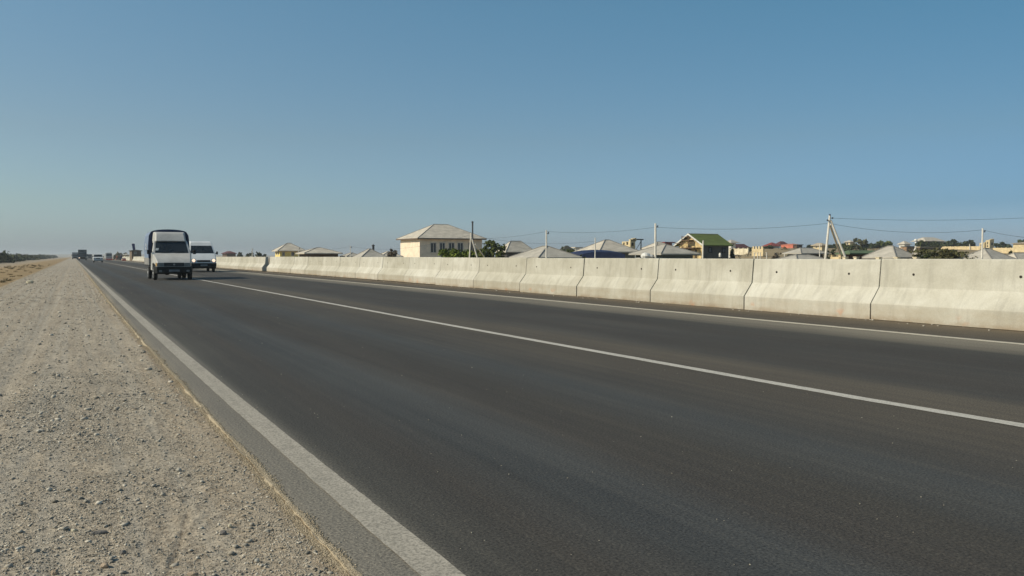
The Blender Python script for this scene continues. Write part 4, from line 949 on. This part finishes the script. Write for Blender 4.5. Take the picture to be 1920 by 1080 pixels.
def sweep(ar, y0, y1, grow=0, ribs=1):
    mb = MB(); n = len(ar); ys_ = np.linspace(y0, y1, ribs*4+1); v = []
    for i, yy in enumerate(ys_):
        sag = .025*abs(math.sin(math.pi*i/4)); 
        for x, z in ar: v.append((x*(1+grow)-math.copysign(sag, x)*(abs(x) > .9), yy, z+grow-sag*(z > 2.45)))
    mb.mesh(v, [(k*n+i, k*n+(i+1) % n, (k+1)*n+(i+1) % n, (k+1)*n+i) for k in range(len(ys_)-1) for i in range(n)]+[tuple(range(n)), tuple(range(len(ys_)*n-1, (len(ys_)-1)*n-1, -1))]); return mb
tp = obj('tarpaulin', sweep(arch(), 2.46, 5.56, ribs=4), C('blue_tarpaulin', (.16,.205,.285), .62, .10, 2, bump=.4, bscale=5), e, smooth=False)
obj('tarpaulin_edge', sweep(arch(), 2.38, 2.56, grow=.014), C('navy_edge', (.025,.04,.085), .6, .1, 3), tp)
mk = MB()
for k, (ya, yb, za, zb_) in enumerate(((3.6,3.9,1.62,1.74),(3.6,3.72,1.78,1.95),(3.8,3.92,1.80,1.92),(4.2,4.5,1.66,1.78),(4.2,4.32,1.84,2.0))): mk.box(-1.062, -1.054, ya, yb, za, zb_)
obj('faded_marking', mk, C('faded_white', (.5,.52,.55), .7), tp)
# --- white van with lit headlights
VX, VY = 9.18, 68.4
e = empty('van', (VX, VY, 0), 'white high roofed van with lit headlights in the far lane beside the lorry', 'van')
vb = [(.04,.30,.90),(-.02,.62,.95),(.02,.86,.97),(.16,1.06,.975),(.78,1.50,.98),(1.40,2.16,.87),(1.62,2.40,.80),(2.0,2.52,.77),(5.1,2.52,.77),(5.2,2.2,.90),(5.2,.40,.98),(4.35,.40,.98),(4.27,.68,.98),(4.0,.78,.98),(3.72,.68,.98),(3.64,.40,.98),(1.32,.40,.98),(1.24,.68,.98),(.95,.78,.98),(.66,.68,.98),(.58,.40,.97),(.50,.30,.92)]
obj('body', MB().loft(vb), WHITE, e, bevel=.05)
sp = lambda u, t_: slope_pt(u, t_, .98, .87, .78, 1.50, 1.40, 2.16)
panel(e, 'windscreen', [sp(-.91,.02), sp(.91,.02), sp(.90,.96), sp(-.90,.96)], GLASS, .008, (0,-.72,.68))
for s in (-1, 1):
    panel(e, 'side_window', [(s*.98,.95,1.5),(s*.98,1.9,1.5),(s*.885,1.9,2.1),(s*.885,1.48,2.1)], GLASS, .006, (s,0,.17))
    obj('wing_mirror', MB().box(min(s*1.08,s*1.22), max(s*1.08,s*1.22), .85, .95, 1.42, 1.66).tube((s*.95,1.0,1.5),(s*1.12,.92,1.52),.03,n=6), BLACK, e, bevel=.02)
    h_ = obj('headlight', MB().box(min(s*.60,s*.92), max(s*.60,s*.92), -.03, .1, .80, 1.06), LAMP, e, bevel=.03)
    obj('lit_bulb', MB().lathe((s*.76,-.03,.93), (0,-1,0), [(0,.13),(.02,.10)], 14), C('lit_lamp', (.9,.8,.6), .3, emit=((1,.72,.52), 1.1)), h_)
    for yy in (.95, 4.0): wheel(e, s*.86, yy, .34, .2)
obj('grille', MB().box(-.50,.50,-.035,.05,.82,.96), DARKP, e, bevel=.01)
obj('bumper', MB().loft([(-.06,.28,.90),(-.12,.45,.96),(-.08,.72,.97),(.35,.72,.985),(.35,.28,.95)]), DARKP, e, bevel=.03)
obj('number_plate', MB().box(-.26,.26,-.132,-.118,.50,.61), PLATE, e)
obj('chassis', MB().box(-.7,.7,.4,5.0,.28,.42).tube((-.8,.95,.34),(.8,.95,.34),.05), CHAS, e)
# --- white off-road car
g = G(184, 492); SX = g.x; SY_ = g.y-.5
e = empty('car', (SX, SY_, 0), 'white off road car behind the lorry, in the nearer lane', 'car')
sb = [(.05,.42,.85),(.0,.75,.90),(.06,1.02,.92),(.9,1.14,.93),(1.5,1.72,.78),(1.75,1.80,.74),(4.0,1.80,.74),(4.5,1.2,.92),(4.6,.5,.9),(4.1,.45,.93),(3.9,.8,.93),(3.4,.8,.93),(3.2,.45,.93),(1.25,.45,.93),(1.1,.8,.93),(.65,.8,.93),(.5,.45,.92)]
obj('body', MB().loft(sb), WHITE, e, bevel=.05)
sp = lambda u, t_: slope_pt(u, t_, .93, .78, .9, 1.14, 1.5, 1.72)
panel(e, 'windscreen', [sp(-.92,.04), sp(.92,.04), sp(.92,.94), sp(-.92,.94)], GLASS, .008, (0,-.7,.7))
for s in (-1, 1):
    panel(e, 'side_window', [(s*.92,1.15,1.18),(s*.92,4.1,1.18),(s*.79,3.9,1.68),(s*.79,1.62,1.68)], GLASS, .006, (s,0,.28))
    obj('headlight', MB().box(min(s*.55,s*.88), max(s*.55,s*.88), -.01, .1, .82, .98), LAMP, e, bevel=.02)
    obj('wing_mirror', MB().box(min(s*.95,s*1.12), max(s*.95,s*1.12), 1.15, 1.25, 1.1, 1.3), BLACK, e)
    for yy in (.87, 3.65): wheel(e, s*.80, yy, .37, .22)
obj('grille', MB().box(-.42,.42,-.02,.1,.78,.95), DARKP, e); obj('bumper', MB().loft([(-.06,.36,.84),(-.08,.66,.9),(.3,.68,.93),(.3,.36,.9)]), C('grey_bumper', (.42,.42,.41), .6), e, bevel=.02)
obj('chassis', MB().box(-.7,.7,.4,4.3,.30,.44), CHAS, e)
# --- lorries further off
def lorry(px, base, w, h, label, body, boxm, light=True, hcab=None):
    g = G(px, base); e = empty('lorry', (g.x, g.y, 0), label, 'lorry', 'distant lorries on the road'); k = w/2
    hc = hcab or h*.78
    obj('cab', MB().loft([(0,.45,k*.96),(-.03,.9,k*.97),(.05,1.35,k*.97),(.28,hc-.1,k*.90),(.5,hc,k*.88),(1.9,hc,k*.88),(1.9,.45,k*.96)]), body, e, bevel=.06)
    panel(e, 'windscreen', [(-k*.86,.062,1.42),(k*.86,.062,1.42),(k*.83,.25,hc-.18),(-k*.83,.25,hc-.18)], GLASS, .01, (0,-1,.15))
    obj('grille', MB().box(-k*.5,k*.5,-.05,.1,.75,1.15), DARKP, e); obj('bumper', MB().box(-k*.97,k*.97,-.12,.3,.38,.68), DARKP, e, bevel=.03)
    for s in (-1, 1):
        obj('headlight', MB().box(min(s*k*.6,s*k*.9), max(s*k*.6,s*k*.9), -.06, .1, .72, .92), C('lit_lamp', (.9,.8,.6), .3, emit=((1,.72,.52), 1.1)) if light and s < 0 else LAMP, e)
        obj('wing_mirror', MB().box(min(s*k*1.0,s*k*1.14), max(s*k*1.0,s*k*1.14), .1, .25, 1.5, 2.1), BLACK, e)
        for yy in (1.1, 5.2, 6.4): wheel(e, s*k*.82, yy, .48, .28)
    obj('cargo_box', MB().box(-k,k,2.1,8.2,1.05,h), boxm, e, bevel=.04); obj('chassis', MB().box(-.5,.5,.5,8,.6,.95), CHAS, e)
lorry(155, 488.2, 2.5, 3.5, 'tall dark slate lorry ahead of the white off road car', C('slate_lorry_paint', (.045,.06,.065), .5), C('slate_box', (.06,.08,.085), .6))
lorry(141, 486.3, 2.4, 3.1, 'grey lorry on the outer edge, left of the tall dark slate lorry', C('grey_lorry_paint', (.16,.17,.17), .5), C('grey_box', (.20,.21,.21), .6), light=False)
lorry(168, 485.3, 2.3, 2.6, 'dull far lorry showing just right of the tall dark slate lorry', C('dull_paint', (.14,.14,.13), .5), C('dull_box', (.15,.15,.14), .6), light=False, hcab=2.4)
# --- parked bus at the median opening
g = G(204.5, 486.2); e = empty('bus', (g.x, g.y, 0), 'parked grey bus at the open end of the barrier', 'bus')
obj('body', MB().loft([(0,.35,1.22),(-.05,1.0,1.25),(.05,2.6,1.22),(.35,3.0,1.12),(9.6,3.0,1.12),(9.9,2.6,1.2),(9.9,.35,1.22)]), C('bus_paint', (.28,.29,.28), .5), e, bevel=.08)
panel(e, 'windscreen', [(-1.1,-.04,1.5),(1.1,-.04,1.5),(1.08,.05,2.5),(-1.08,.05,2.5)], GLASS, .01, (0,-1,.08))
for s in (-1, 1):
    for k in range(5): panel(e, 'side_window', [(s*1.245,.9+k*1.75,1.5),(s*1.245,2.4+k*1.75,1.5),(s*1.225,2.4+k*1.75,2.4),(s*1.225,.9+k*1.75,2.4)], GLASS, .006, (s,0,.05))
    for yy in (1.8, 7.6): wheel(e, s*1.08, yy, .46, .26)
    obj('headlight', MB().box(min(s*.7,s*1.1), max(s*.7,s*1.1), -.07, .05, .7, .95), LAMP, e)
# --- works at the barrier end: people, cones, kiosk
def person(px, base, h, shirt, trousers, label, hat, armang=.5, turn=0):
    g = G(px, base); e = empty('person', (g.x, g.y, 0), label, 'person', rz=turn); k = h/1.75
    J = {'pelvis':(0,0,.94),'waist':(0,0,1.08),'chest':(0,-.01,1.32),'neck':(0,-.01,1.47),'head':(0,-.02,1.60),'top':(0,-.02,1.70),
         'lh':(-.10,0,.88),'lk':(-.12,-.04,.49),'la':(-.13,.03,.08),'lt':(-.13,-.13,.03),'rh':(.10,0,.88),'rk':(.12,-.09,.49),'ra':(.13,-.02,.08),'rt':(.13,-.18,.03),
         'ls':(-.20,0,1.40),'le':(-.27,.03,1.14),'lw':(-.25,-.10,.90),'lf':(-.25,-.14,.82),'rs':(.20,0,1.40),'re':(.28,-.04,1.15),'rw':(.22,-.26,1.05),'rf':(.20,-.33,1.05)}
    Rr = {'pelvis':.15,'waist':.135,'chest':.16,'neck':.06,'head':.095,'top':.07,'lh':.095,'lk':.06,'la':.045,'lt':.04,'rh':.095,'rk':.06,'ra':.045,'rt':.04,'ls':.07,'le':.045,'lw':.032,'lf':.035,'rs':.07,'re':.045,'rw':.032,'rf':.035}
    E_ = [('pelvis','waist'),('waist','chest'),('chest','neck'),('neck','head'),('head','top'),('pelvis','lh'),('lh','lk'),('lk','la'),('la','lt'),('pelvis','rh'),('rh','rk'),('rk','ra'),('ra','rt'),('chest','ls'),('ls','le'),('le','lw'),('lw','lf'),('chest','rs'),('rs','re'),('re','rw'),('rw','rf')]
    names = list(J); me = bpy.data.meshes.new('body'); me.from_pydata([Vector(J[n])*k for n in names], [(names.index(a), names.index(b)) for a, b in E_], [])
    o = link('body', me, e); md = o.modifiers.new('skin', 'SKIN'); o.modifiers.new('sub', 'SUBSURF').levels = 1; o.modifiers['sub'].render_levels = 2
    for n_, vt in zip(names, me.skin_vertices[0].data): vt.radius = (Rr[n_]*k, Rr[n_]*k); vt.use_root = n_ == 'pelvis'
    m = NT('skin_and_clothes'); hz = m.rng(m.z, 0, 1.8*k)
    c_ = m.ramp(hz, [(0, (.03,.025,.02)), (.055, trousers), (.515, trousers), (.525, shirt), (.81, shirt), (.83, (.32,.19,.12)), (1, (.32,.19,.12))]); m.n['Color Ramp'].color_ramp.interpolation = 'CONSTANT'
    me.materials.append(m.done(c_, .85)); md.use_smooth_shade = True
    ht = MB().lathe((0,-.02*k,1.66*k), (0,0,1), [(0,.125*k),(.015*k,.125*k),(.02*k,.108*k),(.07*k,.095*k),(.115*k,.05*k)], 16); obj('hat', ht, hat, e, smooth=True)
person(219.5, 487.4, 1.8, (.55,.14,.05), (.30,.10,.06), 'worker in orange clothes standing by the open end of the barrier', C('dark_hat', (.05,.04,.03), .8))
person(227.0, 487.6, 1.85, (.04,.05,.12), (.03,.035,.08), 'worker in dark blue clothes and white hat, next to the barrier end', C('white_hat', (.7,.7,.68), .7), turn=.6)
REDP = C('red_plastic', (.50,.10,.06), .5); WHP = C('white_plastic', (.65,.63,.58), .5)
for i, (px, base, lb) in enumerate(((202, 487.6, 'red and white plastic road block in front of the parked grey bus, left one'), (207.5, 487.8, 'red and white plastic road block in front of the parked grey bus, right one'), (232.5, 489, 'red and white plastic road block leaning at the first barrier segment of the far end'))):
    g = G(px, base); e = empty('road_block', (g.x, g.y, 0), lb, 'road block', 'plastic road blocks at the median opening'); 
    obj('block', MB().loft([(-.22,0,.55),(-.20,.35,.53),(-.08,.45,.5),(-.06,.8,.5),(.06,.8,.5),(.08,.45,.5),(.20,.35,.53),(.22,0,.55)]), REDP, e, bevel=.02)
    obj('white_band', MB().box(-.505,.505,-.085,.085,.52,.68), WHP, e)
for i, px in enumerate((211.5, 217)):
    g = G(px, 487.3+.2*i); e = empty('traffic_cone', (g.x, g.y, 0), ('leftmost' if i == 0 else 'rightmost')+' of two orange traffic cones by the worker in orange', 'traffic cone', 'traffic cones')
    obj('cone', MB().box(-.2,.2,-.2,.2,0,.03).lathe((0,0,.03),(0,0,1),[(0,.15),(.7,.03)],14), C('orange_plastic', (.6,.16,.05), .5), e); obj('band', MB().lathe((0,0,.33),(0,0,1),[(0,.103),(.14,.077)],14), WHP, e)
e, g, o = house('building', 'small brown flat roofed building behind the far barrier, carrying a blue panel', 247, 265, 243, 215, 469.5, 468.3, wallm('umber', (.16,.12,.08)), ROOFD, cap=False, cat='building', over=.25, wins=[(252,256,472,476)])
pp = P(251.8, 469, 216); mb = MB().loft([(0,0,.30),(0,1.95,.36),(.5,1.95,.36),(.5,0,.30)]); mb.v = [(x-z*.12, y, z) for x, y, z in mb.v]
o = obj('sign_panel', mb, C('navy_panel', (.02,.03,.12), .6)); o.location = (pp.x, pp.y, pp.z-.2); tag(o, 'dark blue upright panel standing on the small brown building', 'sign')
house('house', 'low far red roofed house right of the white van', 425, 442, 417, 330, 475, 470.8, BRN, ROOFM, cap=False)
house('house', 'tiny far pale roof between the bus and the small brown building', 234, 242, 231, 420, 478, 475.5, STN, ROOF2, cap=False)
for a in ((222, 474.5, 16, 420, 'faint far tree behind the two workers'), (237, 475.5, 14, 430, 'faint far tree left of the small brown building')):
    plant('tree', a[4], a[0], a[1], a[2], a[3], LO, group='faint trees beyond the barrier end')

# ------------------------------------------------------------------ haze
hz = MB().box(-3700, 3800, -500, 5900, -4, 24)
hm = bpy.data.materials.new('haze_air'); hm.use_nodes = True; nn, ll = hm.node_tree.nodes, hm.node_tree.links
for q_ in list(nn):
    if q_.type != 'OUTPUT_MATERIAL': nn.remove(q_)
vol = nn.new('ShaderNodeVolumePrincipled'); vol.inputs['Color'].default_value = (.86,.9,.92,1); vol.inputs['Density'].default_value = .00032; vol.inputs['Anisotropy'].default_value = .2
ll.new(vol.outputs[0], [q_ for q_ in nn if q_.type == 'OUTPUT_MATERIAL'][0].inputs['Volume'])
ho = obj('haze', hz, hm); stuff(ho)
